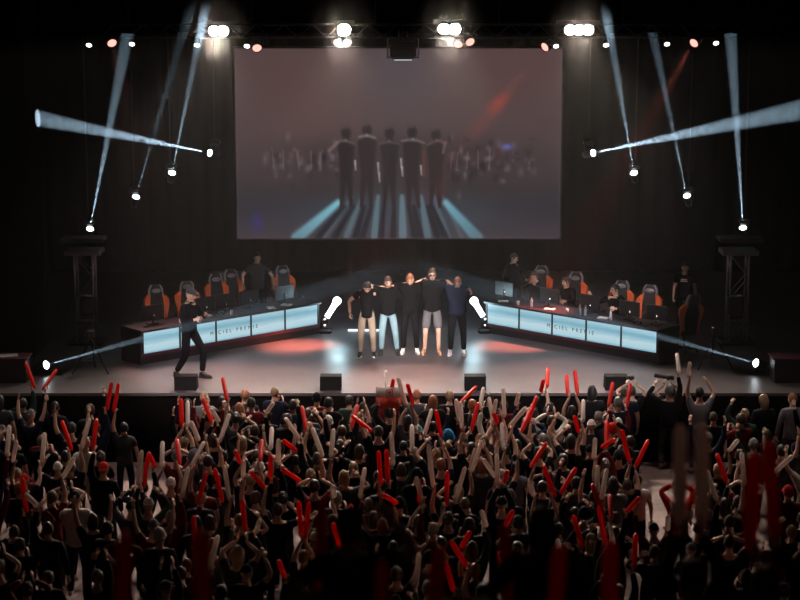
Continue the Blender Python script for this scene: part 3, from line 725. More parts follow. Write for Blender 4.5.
def desk(pa, pb, label, side):
    """pa, pb: pixels of the front panels' lower corners, near end and far end"""
    A, B = on(*pa, ZP0), on(*pb, ZP0)
    A.z = B.z = ZS; d = (B - A); L = d.length; d.normalize()
    nrm = Vector((d.y, -d.x, 0));  nrm = nrm if nrm.y < 0 else -nrm            # towards the audience
    # local frame: x along the desk from the left end as the audience sees it, -y towards the audience
    org = A if side < 0 else B; xd = d if side < 0 else -d
    rz = math.atan2(xd.y, xd.x)
    root = empty('player_desk', org, rz); tag(root, label, 'desk')
    MB().box((L / 2, .38, .765), (L + .12, .86, .05), None, 0, .01).build('desk_top', 'desk_black', root)
    MB().box((L / 2, .06, .50), (L + .1, .06, .49)).build('front_frame', 'desk_black', root)
    MB().box((L / 2, .03, .215), (L + .1, .05, .07)).build('lower_trim', 'desk_maroon', root)
    MB().box((L / 2, .12, .09), (L, .06, .18)).build('plinth', 'desk_black', root)
    for x in (0, L): MB().box((x, .44, .37), (.08, .74, .74)).build('side_panel', 'desk_black', root)
    n = 5; w = L / n
    for k in range(n):
        o = MB().box((0, 0, 0), (w - .075, .03, ZP1 - ZP0)).build('screen_panel', 'desk_screen', root); o.location = (w * (k + .5), .018, (ZP0 + ZP1) / 2 - ZS)
    cu = bpy.data.curves.new('lettering', 'FONT'); cu.body = 'MICIEL PREMIE'; cu.size = .125; cu.space_character = 1.75; cu.align_x = 'CENTER'; cu.extrude = .001
    cu.materials.append(M['ink']); tm_ = bpy.data.objects.new('lettering', cu); t = bpy.data.objects.new('lettering', bpy.data.meshes.new_from_object(tm_)); bpy.data.objects.remove(tm_); col.objects.link(t); t.parent = root
    t.location = (L / 2 + (0 if side < 0 else .05), -.004, .42); t.rotation_euler = (math.pi / 2, 0, 0)
    return root, L, rz
DL, LL, RL = desk((143.5, 354), (318.5, 324), 'long player desk with five blue screen fronts on the left of the stage', -1)
DR, LR, RR = desk((656.5, 353), (486.5, 323), 'long player desk with five blue screen fronts on the right of the stage', 1)
def dpos(D, rz, x, y, z=0):
    return D.location + Matrix.Rotation(rz, 3, 'Z') @ Vector((x, y, z))

def make_chair():
    root = empty('gaming_chair')
    m = MB(); 
    for k in range(5):
        a = 2 * math.pi * k / 5; c, s = math.cos(a), math.sin(a)
        m.tube([(0, 0, .12), (c * .3, s * .3, .08)], [.03, .02], 6)
    b = m.build('wheel_base', 'plastic_black', root)
    for k in range(5):
        a = 2 * math.pi * k / 5; MB().ball((math.cos(a) * .3, math.sin(a) * .3, .032), (.032, .032, .032), 8, 6).build('caster', 'rubber', b)
    MB().tube([(0, 0, .1), (0, 0, .42)], .028, 8).build('gas_lift', 'metal_black', root)
    se = MB(); se.box((0, 0, .47), (.40, .50, .11), None, 0, .04); s_ = se.build('seat', 'chair_black', root)
    for s in (-1, 1):
        MB().box((s * .235, 0, .50), (.08, .50, .13), None, 0, .03).build('seat_bolster', 'chair_orange', s_)
        a = MB(); a.tube([(s * .26, .1, .45), (s * .33, .08, .50), (s * .33, .05, .68)], .018, 6); a.box((s * .33, 0, .70), (.08, .28, .035), None, 0, .012); a.build('armrest', 'plastic_black', root)
    # backrest: tall shell, front side -y
    def sec(z, wd, y): return [(-wd, y, z), (-wd * .8, y - .04, z), (wd * .8, y - .04, z), (wd, y, z), (wd * .8, y + .06, z), (-wd * .8, y + .06, z)]
    m = MB(); m.loft([sec(.5, .17, .25), sec(.7, .19, .27), sec(.95, .20, .31), sec(1.12, .16, .34), sec(1.25, .15, .37), sec(1.37, .13, .39), sec(1.40, .09, .395)])
    bk = m.build('backrest', 'chair_black', root)
    for s in (-1, 1):
        w_ = MB(); w_.loft([[(s * x0, y - .07, z), (s * (x0 + wd), y - .10, z), (s * (x0 + wd + .02), y, z), (s * x0, y + .03, z)] for z, x0, wd, y in
            ((.55, .15, .05, .26), (.75, .16, .07, .28), (.95, .165, .12, .31), (1.08, .155, .13, .335), (1.17, .14, .05, .355))]); w_.build('back_bolster', 'chair_orange', bk)
        t = MB(); t.loft([[(s * x0, y - .05, z), (s * (x0 + .03), y - .05, z), (s * (x0 + .03), y + .04, z), (s * x0, y + .04, z)] for z, x0, y in ((1.17, .14, .355), (1.3, .135, .38), (1.40, .08, .395))])
        t.build('edge_piping', 'pillow_grey', bk)
    h = MB(); h.ball((0, .30, 1.27), (.115, .05, .055), 12, 8); h.build('head_pillow', 'pillow_grey', bk, True)
    l = MB(); l.ball((0, .22, .72), (.14, .06, .09), 12, 8); l.build('lumbar_pillow', 'chair_black', bk, True)
    return root
proto = make_chair()
def along(D, rz, px, y, z=0):            # place y behind a desk's front, seen at picture column px
    return min((dpos(D, rz, k * .02, y, z) for k in range(-150, 480)), key=lambda p: abs(400 + F * p.x / (p - CAM).dot(FW) - px))
def chair(px, yb, rz, label, D=None, drz=0):
    global proto
    P_ = along(D, drz, px, yb)
    o = proto if proto else copy_tree(chair.first)
    if proto: chair.first = proto; proto = None
    o.location = (P_.x, P_.y, ZS); o.rotation_euler.z = rz; tag(o, label, 'chair', 'gaming chairs behind the desks')
    return o
rl, rr_ = R(22), R(-22)
chair(161, 1.35, rl, 'empty black and orange gaming chair behind the near end of the left desk', DL, RL)
chair(190, 1.3, rl * .6, 'empty black and orange gaming chair behind the left desk, second from its near end', DL, RL)
chair(221, 1.65, rl, 'empty black and orange gaming chair, third behind the left desk, turned aside', DL, RL)
chair(236, 1.85, rl, 'empty black and orange gaming chair beside the person standing at the left desk', DL, RL)
chair(288, 1.45, rl, 'empty black and orange gaming chair at the far end of the left desk', DL, RL)
CH = [chair(536, 1.65, rr_, 'gaming chair behind the seated person with clasped hands', DR, RR), chair(571, 1.5, rr_, 'gaming chair behind the seated person leaning sideways', DR, RR),
      chair(617, 1.4, rr_, 'gaming chair behind the seated person wearing glasses', DR, RR), chair(645, 1.35, rr_, 'empty black and orange gaming chair, second from the near end of the right desk', DR, RR),
      chair(684, 1.5, R(200), 'black and orange gaming chair past the near end of the right desk, back turned', DR, RR)]

# monitors, seen from behind
def make_monitor():
    root = empty('monitor')
    MB().box((0, .02, .27), (.56, .04, .34), None, 0, .012).build('casing', 'plastic_black', root)
    m = MB(); m.box((0, .03, .02), (.25, .18, .02), None, 0, .008); m.tube([(0, 0, .02), (0, -.01, .25)], .02, 8); m.build('stand', 'metal_black', root)
    MB().box((0, .042, .27), (.52, .004, .30)).build('display', 'monitor_glow', root)
    MB().ball((.02, -.004, .20), (.012, .004, .012), 6, 5).build('power_light', 'lens_small', root)
    return root
emat('monitor_glow', (.5, .55, .7), .35)
mp = make_monitor(); first = True
ordn = 'first second third fourth fifth'.split()
for D, L, rz, nm in ((DL, LL, RL, 'left'), (DR, LR, RR, 'right')):
    for k in range(5):
        o = mp if first else copy_tree(mp); first = False
        o.location = along(D, rz, ((153, 206, 226, 250, 285) if nm == 'left' else (504, 549, 589, 629, 656))[k], .42, .79); o.rotation_euler.z = rz
        tag(o, 'black monitor seen from behind on the %s desk, %s counted from the left' % (nm, ordn[k]), 'monitor', 'monitors on the desks')
# small things on the desks
def bottle(): 
    b = MB(); pr_ = [(0, .03), (.15, .033), (.19, .02), (.2, .013), (.23, .013)]
    b.loft([[(r * math.cos(a), r * math.sin(a), z) for a in [2 * math.pi * i / 10 for i in range(10)]] for z, r in pr_]); return b
bt = None
CL = ['bottle', 'paper', 'cup', 'keyboard', 'headset']
mat('cup_white', (.8, .78, .75), .5)
SM = [(DR, RR, .35, .2, 'paper', 'white paper on the far end of the right desk'), (DR, RR, 1.25, .15, 'bottle', 'clear bottle on the right desk before the person with clasped hands'),
      (DR, RR, 1.75, .2, 'paper', 'white sheet on the right desk under the clasped hands'), (DR, RR, 2.65, .18, 'bottle', 'clear bottle, left of a pair in the middle of the right desk'),
      (DR, RR, 2.78, .22, 'bottle', 'clear bottle, right of a pair in the middle of the right desk'), (DR, RR, 3.3, .2, 'paper', 'bright paper on the right desk left of the person with glasses'),
      (DR, RR, 2.3, .16, 'cup', 'white cup in the middle of the right desk'), (DR, RR, 3.55, .15, 'bottle', 'clear bottle near the outstretched hand on the right desk'),
      (DR, RR, .85, .15, 'cup', 'white cup near the far end of the right desk'), (DR, RR, 4.25, .2, 'headset', 'headset lying on the right desk near its near end'),
      (DL, RL, 1.35, .2, 'keyboard', 'pale keyboard on the left desk beside the walking person'), (DL, RL, 1.9, .35, 'keyboard', 'pale keyboard on the left desk by the second monitor'),
      (DL, RL, 2.55, .15, 'cup', 'white cup in the middle of the left desk'), (DL, RL, 3.7, .15, 'paper', 'white paper on the left desk before the standing person'),
      (DL, RL, 4.2, .2, 'paper', 'white paper near the far end of the left desk'), (DL, RL, 1.1, .12, 'cup', 'white cup at the walking person’s elbow on the left desk'),
      (DL, RL, 2.3, .2, 'headset', 'headset lying in the middle of the left desk')]
for D, rz, x, y, k, lab in SM:
    z = .79
    if k == 'bottle': o = bottle().build('bottle', 'bottle', None, True)
    elif k == 'paper': o = MB().box((0, 0, .012), (.24, .18, .024), Matrix.Rotation(x * 2, 4, 'Z'), 0, .004).build('notepad', 'paper')
    elif k == 'cup': 
        c = MB(); c.loft([[(r * math.cos(a), r * math.sin(a), q) for a in [2 * math.pi * i / 10 for i in range(10)]] for q, r in ((0, .03), (.1, .04), (.1, .035), (.015, .027))]); o = c.build('cup', 'cup_white', None, True)
    elif k == 'keyboard':
        o = MB().box((0, 0, .012), (.42, .14, .024), None, 0, .006).build('keyboard', 'shoe_grey')
        kk = MB(); [kk.box((-.19 + i * .029, -.045 + j * .03, .028), (.022, .022, .01)) for i in range(14) for j in range(4)]; kk.build('key_block', 'paper', o)
    else:
        c = MB(); c.tube([(.08 * math.cos(a), .02, .03 + .08 * math.sin(a)) for a in [math.pi * i / 8 for i in range(9)]], .01, 6); o = c.build('headset', 'metal_grey')
        for s in (-1, 1): MB().ball((s * .08, .02, .035), (.02, .035, .035), 8, 6).build('ear_cup', 'plastic_black', o)
    o.location = dpos(D, rz, x, y, z); o.rotation_euler.z = rz; o['label'] = lab; o['category'] = {'paper': 'notepad'}.get(k, k)
# floor monitors on the stage lip
def wedge(x0, x1, y0, lab):
    P_ = at((x0 + x1) / 2, 392, SF + .3); W_ = (x1 - x0) / F * (SF * 1.0)
    o = empty('stage_monitor', (P_.x, SF + .32, ZS)); tag(o, lab, 'speaker', 'floor monitors on the stage lip')
    m = MB(); m.loft([[(-W_ / 2, -.2, 0), (-W_ / 2, .22, 0), (-W_ / 2, .1, .3), (-W_ / 2, -.2, .3)], [(W_ / 2, -.2, 0), (W_ / 2, .22, 0), (W_ / 2, .1, .3), (W_ / 2, -.2, .3)]]); m.build('cabinet', 'speaker_black', o)
    g = MB(); g.loft([[(x, .225, .01), (x, .232, .012), (x, .112, .29), (x, .105, .288)] for x in (-W_ / 2 + .03, W_ / 2 - .03)]); g.build('grille', 'metal_black', o)
wedge(175, 198, 378, 'black floor monitor at the feet of the walking person'); wedge(320, 342, 380, 'black floor monitor on the stage lip before the khaki trousers')
wedge(464, 486, 380, 'black floor monitor on the stage lip right of the group'); wedge(604, 627, 380, 'black floor monitor on the stage lip below the right desk')
# low tripods on both sides
def tripod(px, py, lab, n=2):
    P_ = on(px, py, ZS); o = empty('camera_tripod', P_); tag(o, lab, 'tripod')
    for k in range(3):
        a = R(90 + 120 * k); MB().tube([(math.cos(a) * .45, math.sin(a) * .45, 0), (0, 0, .75)], [.018, .022], 6).build('leg', 'metal_black', o)
    MB().tube([(math.cos(R(90 + 120 * k)) * .3, math.sin(R(90 + 120 * k)) * .3, .25) for k in (0, 1, 2, 0)], .012, 5).build('spreader', 'metal_black', o)
    MB().box((0, 0, .85), (.16, .22, .16), None, 0, .02).build('camera_body', 'plastic_black', o)
tripod(92, 372, 'black tripod standing on the stage in front of the left tower')
tripod(714, 368, 'black tripod standing on the stage in front of the right tower')
# side tables at both outer ends of the stage
for x, lab in ((3, 'dark covered table at the far left stage corner with pale papers'), (797, 'dark covered table at the far right stage corner')):
    P_ = at(x, 392, 39.6); o = empty('side_table', (P_.x, 39.6, ZS)); tag(o, lab, 'table')
    MB().box((0, 0, .52), (1.2, .6, .04), None, 0, .01).build('table_top', 'desk_maroon', o)
    MB().box((0, 0, .25), (1.12, .54, .5), None, 0, .01).build('table_skirt', 'desk_black', o)
P_ = at(9, 375, 39.5); o = MB().box((0, 0, .01), (.38, .26, .02), Matrix.Rotation(.3, 4, 'Z')).build('notepad', 'pink_paper' if 'pink_paper' in M else 'paper', None, False, (P_.x, 39.55, ZS + .54)); tag(o, 'pale papers lying on the covered table at the far left corner', 'notepad')
# ---------------------------------------------------------------- the five on stage, arms over each other's shoulders
TEAM = [ # px centre, feet y, head top y, then clothes
 (367, 357, 281, dict(shirt=('black', 'short'), trousers=('khaki', 'long'), shoes='shoe_black', hair=('short', 'black')), 'person in black t-shirt and khaki trousers, head bowed, leftmost of the embracing five'),
 (388, 354.5, 276, dict(shirt=('black', 'short'), trousers=('jeans', 'long'), shoes='shoe_black', sole='shoe_black', hair=('short', 'brown')), 'person in black t-shirt and pale blue jeans, second in the embracing five'),
 (410, 353.5, 273, dict(shirt=('black', 'long'), trousers=('black', 'long'), shoes='shoe_white', hair=('short', 'ginger')), 'person all in black with white shoes, middle of the embracing five'),
 (432, 354, 269, dict(shirt=('black', 'short'), trousers=('shorts_grey', 'short'), shoes='shoe_tan', sole='shoe_tan', hair=('short', 'brown'), glasses='dark'), 'tall person in grey shorts and dark glasses among the embracing five'),
 (457, 355, 276, dict(shirt=('navy', 'short'), trousers=('black', 'long'), shoes='shoe_grey', hair=('thin', 'ginger')), 'person in navy t-shirt with bent head, rightmost of the embracing five')]
info = []
for px, fy, hy, O, lab in TEAM:
    p = on(px, fy, ZS); top = at(px, hy, p.y).z; info.append([p, (top - ZS) / 1.715])
bow = [(R(38), .06), (R(14), 0), (R(22), .03), (R(6), 0), (R(26), .03)]
info[0][1] *= 1.045; info[2][1] *= 1.01; info[4][1] *= 1.02
for i, (px, fy, hy, O, lab) in enumerate(TEAM):
    p, s = info[i]
    P = dict(head=(bow[i][0], 0, (.1, .15, 0, 0, -.15)[i]), headlean=(1.6, .4, .8, 0, .9)[i], footL=(.14, 0, 0), footR=(-.14, 0, 0), build=(1.05, 1.0, 1.0, 1.03, 1.15)[i])
    if i == 1: P['footL'] = (.2, .02, 0)
    if i == 3: P['footL'] = (.13, 0, 0); P['footR'] = (-.15, 0, 0)
    def on_shoulder(j, side):     # behind the neighbour's far shoulder, hand coming over the top of it
        q, s2 = info[j]; w_ = q + Vector((side * .09 * s2, .13, 1.47 * s2)); l = (w_ - p) / s; return tuple(l)
    if i < 4:
        P['handL'] = on_shoulder(i + 1, -1); P['shrugL'] = .03; P['elbL'] = (.2, 1, .1); P['hdirL'] = (.8, -.35, -.3); P['palmL'] = (.1, -.2, -1); P['curlL'] = .5
    if i > 0:
        P['handR'] = on_shoulder(i - 1, 1); P['shrugR'] = .03; P['elbR'] = (-.2, 1, .1); P['hdirR'] = (-.8, -.35, -.3); P['palmR'] = (-.1, -.2, -1); P['curlR'] = .5
    if i == 0: P['handR'] = tuple((at(350, 313, p.y - .05) - p) / s); P['elbR'] = (-1, .3, -.2); P['slean'] = .03
    if i == 4: P['handL'] = tuple((at(470, 290, p.y - .0) - p) / s); P['elbL'] = (1, .2, -.1); P['palmL'] = (-.3, 1, 0)
    person(p, 0, s, P, O, lab, hi=True)
# walking member of staff in front of the left desk
p = on(190, 377.5, ZS); s = (at(190, 286, p.y).z - ZS) / 1.73
person(p, R(60), s, dict(pelvis=.91, footL=(.10, -.24, 0), footR=(-.10, .22, 0), handL=(.12, -.3, 1.2), handR=(-.14, -.26, 1.15), lean=R(3), head=(R(15), 0, 0)), dict(shirt=('black', 'long'), trousers=('black', 'long'), shoes='shoe_black', sole='shoe_black', hair=('cap', 'charcoal')),
       'person in black walking past the front of the left desk', hi=True)
# standing by the left desk's far chair, looking down
p = along(DL, RL, 258, 1.75); s = (at(258, 252, p.y).z - ZS) / 1.73
person(p, R(5), s, dict(head=(R(10), 0, .1), headlean=0, handR=(-.33, -.05, .98), handL=(.36, -.12, .98)), dict(shirt=('charcoal', 'short'), trousers=('black', 'long'), shoes='shoe_black', hair=('short', 'black')),
       'person in dark t-shirt standing behind the left desk looking down', hi=True)
p = along(DR, RR, 513, 1.75); s = (at(513, 253, p.y).z - ZS) / 1.73
person(p, R(30), s, dict(head=(R(15), 0, .5), handL=(.2, -.3, 1.05), handR=(-.28, -.2, 1.0)), dict(shirt=('black', 'long'), trousers=('black', 'long'), shoes='shoe_black', hair=('short', 'brown')),
       'person in black standing behind the far end of the right desk', hi=True)
p = Vector((at(686, 300, 44.3).x, 44.6, ZS)); s = (at(686, 263, p.y).z - ZS) / 1.73
def back_print(body, q):
    m = MB(); m.box((0, .005, .015), (.15, .004, .03)); m.box((.0, .005, -.025), (.17, .004, .025))
    o = m.build('shirt_print', 'cloth_white', body); o.location = (0, .135, 1.33)
d_ = person(p, math.pi - .25, s, dict(head=(R(10), 0, 0)), dict(shirt=('black', 'short'), trousers=('black', 'long'), shoes='shoe_black', hair=('cap', 'charcoal')),
       'person in black t-shirt with white print on the back, standing past the right desk', hi=True)
d_['extras'] = [back_print]
# seated players, right desk
def seated(ch, O, lab, **kw):
    l = ch.location; rz = ch.rotation_euler.z + kw.pop('turn', 0)
    P = dict(pelvis=.60, footL=(.16, -.42, 0), footR=(-.16, -.40, 0), knee=(0, -.3, 1), lean=kw.pop('lean', R(-6)))
    P.update(kw); P['footL'] = (.17, -.30, 0); P['footR'] = (-.17, -.28, 0)
    off = Matrix.Rotation(rz, 3, 'Z') @ Vector((0, -.06, 0))
    person(l + off, rz, 1.0, P, O, lab, hi=True)
seated(CH[0], dict(shirt=('charcoal', 'long'), trousers=('black', 'long'), shoes='shoe_white', hair=('short', 'brown')), 'seated person in grey hoodie with hands clasped before the chest at the right desk',
       handL=(.05, -.32, 1.08), handR=(-.05, -.30, 1.12), elbL=(1, 0, -.6), elbR=(-1, 0, -.6), hdirL=(-.7, -.2, .5), hdirR=(.7, -.2, .4), lean=R(8), head=(R(20), 0, 0), headlean=.5)
seated(CH[1], dict(shirt=('black', 'long'), trousers=('black', 'long'), shoes='shoe_white', hair=('short', 'brown')), 'seated person in black turned towards the middle of the right desk',
       handL=(.1, -.45, .85), handR=(-.45, -.35, .95), slean=-.12, lean=R(10), head=(R(10), 0, -.6), turn=-.2)
seated(CH[2], dict(shirt=('black', 'long'), trousers=('black', 'long'), shoes='shoe_white', hair=('short', 'black'), glasses='clear'), 'seated person wearing glasses with one arm stretched out at the right desk',
       handR=(-.52, -.30, 1.12), handL=(.15, -.42, .88), elbR=(-.3, 0, -1), lean=R(8), head=(R(4), 0, -.7), turn=-.15)

# ---------------------------------------------------------------- the audience
STICKS = [ # colour, tip x, y, grip x, y
 'r 22 361 34 385','r 54 372 44 388','r 110 382 107 408','r 117 382 114 408','r 58 419 71 446','w 6 425 7 452','w 21 426 13 452','w 42 430 43 456','w 79 450 64 475',
 'w 88 419 82 446','r 94 420 93 447','w 140 451 138 482','r 147 452 144 484','r 151 443 155 465','w 159 446 162 465','r 173 440 179 458','w 203 445 192 465','r 212 467 222 497','w 222 466 229 497',
 'r 179 399 182 424','w 184 401 187 421','w 192 413 198 438','r 200 398 212 420','w 212 399 218 418','r 220 380 227 399','w 229 415 220 440','w 276 395 267 411','w 282 416 301 440','r 285 426 297 443',
 'w 310 430 322 454','w 333 432 331 455','r 349 419 370 430','w 270 432 271 447','r 272 443 270 472','w 279 430 278 460','r 281 461 299 480','r 251 463 264 487','r 260 442 260 456','w 334 475 334 495',
 'r 298 501 302 532','r 307 501 304 531','w 319 499 312 514','w 386 371 387 390','r 393 370 390 390','w 397 375 406 403','r 406 375 412 400','r 434 400 440 430','w 433 411 425 432','w 455 392 459 418',
 'w 461 403 462 428','r 479 389 462 400','r 480 403 472 427','w 485 391 480 407','w 412 427 412 447','w 490 394 494 416','r 492 406 497 422','w 498 386 495 411','w 504 386 504 412','w 518 386 516 404',
 'w 528 397 511 421','r 539 397 529 419','r 542 372 541 389','r 550 370 547 384','r 569 377 568 393','r 576 370 577 391','w 503 424 503 446','r 534 412 522 430','w 593 429 594 455','r 616 383 609 403',
 'r 634 386 627 405','w 680 356 679 372','w 687 356 688 375','r 608 420 605 441','r 621 424 629 458','r 652 435 636 459','r 613 430 603 446','r 580 470 562 490','w 601 471 597 491','w 610 471 602 495',
 'r 594 487 602 509','r 638 486 628 509','r 614 498 612 513','r 378 449 381 482','r 386 449 388 482','w 391 432 393 463','r 382 484 396 501','w 413 463 419 492','r 424 462 424 490','w 428 440 433 485',
 'r 451 466 450 497','w 467 468 456 498','w 484 438 472 468','w 481 450 494 474','w 498 457 498 481','r 506 460 504 480','r 550 446 532 465','r 544 468 554 494','w 560 541 561 572','w 606 515 613 542',
 'r 600 505 606 540','r 543 506 550 526','r 444 551 453 587','r 448 532 466 565','w 420 560 416 585','r 333 512 339 544','r 381 543 380 575','w 746 452 745 479','w 790 447 776 470','w 710 474 716 498',
 'r 18 477 26 508','w 30 484 37 505','r 237 442 240 462','w 246 452 243 475','r 358 408 352 425','w 365 470 360 494','r 512 500 506 524','w 528 470 533 492','r 572 408 578 430','w 586 404 583 420',
 'r 205 474 199 498','w 186 470 182 494','r 240 500 246 526','w 262 508 256 530','r 350 508 352 534','w 480 500 486 524','r 470 520 462 545','w 536 530 530 552','r 575 520 582 545','r 720 456 726 480',
 'w 734 430 730 448','r 700 500 704 525','r 190 520 196 548','w 216 540 210 566','r 280 548 284 575','w 340 560 346 584','r 500 556 506 582','r 640 540 634 566','w 664 505 668 528','r 300 410 306 428']
def stick_mb(L, r):
    m = MB(); n = 10
    pr = [(0, .25), (.012, .35), (.035, .82), (.07, 1), (.5, 1.03), (L - .07, 1), (L - .03, .85), (L - .008, .5), (L, .12)]
    pr[4] = (L / 2, 1.03)
    m.loft([[(q * r * math.cos(a), q * r * .92 * math.sin(a), z) for a in [2 * math.pi * i / n for i in range(n)]] for z, q in pr]); return m
SD = {c: stick_mb(.60, .042).data('cheering_stick', ['stick_' + n]) for c, n in (('r', 'red'), ('w', 'white'))}
def ranged(x, y):
    """which block of the audience a pixel belongs to, None in the aisles"""
    if x < 103 and y > 398: return 'left'
    if x > 706 and y > 398: return 'right'
    if (176 if y < 455 else 160) <= x <= 632 and y > 387: return 'middle'
    if y > 505 and not (662 < x < 692 and y < 545): return 'middle' if 140 < x < 700 else ('left' if x <= 140 else 'right')
    return None
rs = []
for q in STICKS:
    c, *v = q.split(); tx, ty, gx, gy = map(float, v)
    rs.append((c, tx, ty, gx, gy))
people_pos = []      # (x, y)
holders = []
grips = []
for (c, tx, ty, gx, gy) in rs:
    zt = 1.98 + rnd.uniform(-.1, .1)
    g = on(gx, gy, zt)
    if g.y > SF - .45: g = at(gx, gy, SF - .45); 
    tp = at(tx, ty, g.y); v = tp - g; ln = v.length
    if ln < .6: v.y += math.sqrt(.36 - ln * ln) * (1 if rnd.random() < .6 else -1)
    v = v.normalized() if ln < .6 else v.normalized()
    grips.append(dict(c=c, g=g, v=v, L=max(.6, ln), used=False))
order = sorted(range(len(grips)), key=lambda i: grips[i]['g'].y, reverse=True)
for i in order:
    a = grips[i]
    if a['used']: continue
    a['used'] = True; best = None
    for j in order:
        b = grips[j]
        if b['used']: continue
        dx = abs(a['g'].x - b['g'].x); dy = abs(a['g'].y - b['g'].y)
        if dx < .62 and dy < .22 and abs(a['g'].z - b['g'].z) < .3:
            if best is None or dx + dy < best[0]: best = (dx + dy, b)
    if best and rnd.random() < .8: best[1]['used'] = True; holders.append([a, best[1]])
    else: holders.append([a])
def clash(x, y, d): return any((x - u) ** 2 + (y - v) ** 2 < d * d for u, v in people_pos)
plan = []
CLO = ['black'] * 16 + ['charcoal'] * 6 + ['navy'] * 5 + ['grey'] * 1 + ['maroon'] * 4 + ['green'] * 2 + ['white']
def outfit():
    st = rnd.choice(['short'] * 6 + ['long'] * 3 + ['bun', 'cap', 'beanie', 'thin'])
    hc = rnd.choice(['black'] * 5 + ['brown'] * 5 + ['blond'] * 2 + ['ginger', 'grey']) if st not in ('cap', 'beanie') else rnd.choice(['black', 'charcoal', 'white', 'navy', 'red', 'grey'])
    return dict(skin=rnd.choice(['skin', 'skin', 'skin', 'skin_dark']), shirt=(rnd.choice(CLO), rnd.choice(['short', 'long'])), trousers=(rnd.choice(['black', 'navy', 'charcoal']), 'long'), hair=(st, hc))
for hs in holders:
    if len(hs) == 2:
        hs.sort(key=lambda q: q['g'].x); cx = (hs[0]['g'].x + hs[1]['g'].x) / 2; cy = (hs[0]['g'].y + hs[1]['g'].y) / 2; sd = None
    else:
        opts = [(-1, hs[0]['g'].x + .2), (1, hs[0]['g'].x - .2)]; rnd.shuffle(opts)
        opts.sort(key=lambda o: clash(o[1], hs[0]['g'].y - .12, .42)); sd, cx = opts[0]; cy = hs[0]['g'].y
    gz = sum(h['g'].z for h in hs) / len(hs)
    px_, py_ = cx + rnd.uniform(-.03, .03), cy - .16
    for tries in range(60):
        if not clash(px_, py_, .42 if tries < 40 else .36): break
        px_ = cx + rnd.uniform(-.18, .18); py_ = cy - .16 - rnd.uniform(-.1, .28)
    people_pos.append((px_, py_)); plan.append(dict(x=px_, y=py_, hs=hs, sd=sd, s=min(1.06, max(.9, (gz - .42) / 1.55))))
# special people of the audience
SPECIAL = []
def spec(px, py, z, O, words, kind, s=1.0):
    g = on(px, py, z); g.y = min(g.y, SF - .4); 
    for q in list(plan):
        if (q['x'] - g.x) ** 2 + (q['y'] - g.y) ** 2 < .3 ** 2 and not q.get('hs'): plan.remove(q)
    people_pos.append((g.x, g.y)); plan.append(dict(x=g.x, y=g.y, hs=[], sd=None, s=s, O=O, words=words, kind=kind)); return plan[-1]
bl = lambda c='black', sl='short': (c, sl)
def near_head(px, py):
    """nearest planned person to that head pixel, else a new one"""
    g = on(px, py, 1.68); b = min(plan, key=lambda q: (q['x'] - g.x) ** 2 + (q['y'] - g.y) ** 2) if plan else None
    if b and (b['x'] - g.x) ** 2 + (b['y'] - g.y) ** 2 < .5 ** 2 and 'O' not in b: b['O'] = outfit(); b['x'] += (g.x - b['x']) * .6; return b
    return spec(px, py, 1.68, outfit(), None, None)
for px, py, hair_, shirt_ in [(448, 428, ('beanie', 'blue'), None), (418, 428, ('cap', 'teal'), None), (328, 419, ('beanie', 'white'), 'charcoal'), (360, 416, ('short', 'blond'), None), (200, 460, ('beanie', 'grey'), 'grey'),
                     (324, 527, ('cap', 'white'), None), (593, 531, ('cap', 'white'), None), (634, 467, ('thin', 'brown'), 'white'), (463, 436, ('short', 'grey'), None), (545, 436, ('short', 'grey'), None),
                     (413, 524, ('short', 'grey'), 'black'), (434, 526, ('cap', 'white'), None), (299, 452, ('short', 'black'), 'black'), (30, 412, ('cap', 'grey'), None), (680, 488, ('long', 'ginger'), 'red'), (512, 491, ('beanie', 'grey'), None)]:
    q = near_head(px, py); q['O']['hair'] = hair_; q['big'] = 1.3 if (px, py) in ((448, 428), (200, 460)) else 1
    if shirt_: q['O']['shirt'] = (shirt_, q['O']['shirt'][1])
# person with the little flag
fl = at(389.5, 398, SF - 2.0); fq = dict(x=fl.x, y=fl.y - .12, hs=[], sd=None, s=.97, O=outfit(), words='holding up small flag', kind='flag'); people_pos.append((fq['x'], fq['y'])); plan.append(fq)
# two photographers against the stage
for px, sg in ((632, 'phone'), (672, 'camera')):
    g = on(px, 385, 1.75); g.y = min(g.y, SF - .35); plan.append(dict(x=g.x, y=g.y, hs=[], sd=None, s=1.0, O=dict(shirt=('black', 'short'), trousers=('black', 'long'), hair=('short', 'brown'), skin='skin'), words='raising a camera', kind=sg)); people_pos.append((g.x, g.y))
for a_ in [q for q in plan if q.get('kind')]:
    plan[:] = [q for q in plan if q is a_ or q['hs'] or (q['x'] - a_['x']) ** 2 + (q['y'] - a_['y']) ** 2 > .4 ** 2]
# fill the standing crowd
Y = SF - .95; row = 0
while Y > 25.6:
    x = -9 + (row % 2) * .36
    while x < 9:
        X_, Y__ = x + rnd.uniform(-.11, .11), Y + rnd.uniform(-.1, .1); x += .72
        d = Vector((X_, Y__, 1.68)) - CAM; k = 1 / d.dot(FW); px = 400 + F * d.x * k; py = 300 - F * d.dot(UP) * k
        if not (-25 < px < 825 and py < 612) or ranged(px, py) is None or clash(X_, Y__, .5): continue
        if ranged(px, py) != 'middle' and rnd.random() < .25: continue
        people_pos.append((X_, Y__)); plan.append(dict(x=X_, y=Y__, hs=[], sd=None, s=rnd.uniform(.96, 1.08)))
    Y -= .74; row += 1
print('AUDIENCE', len(plan), 'HOLDERS', len(holders), 'STICKS', len(grips))
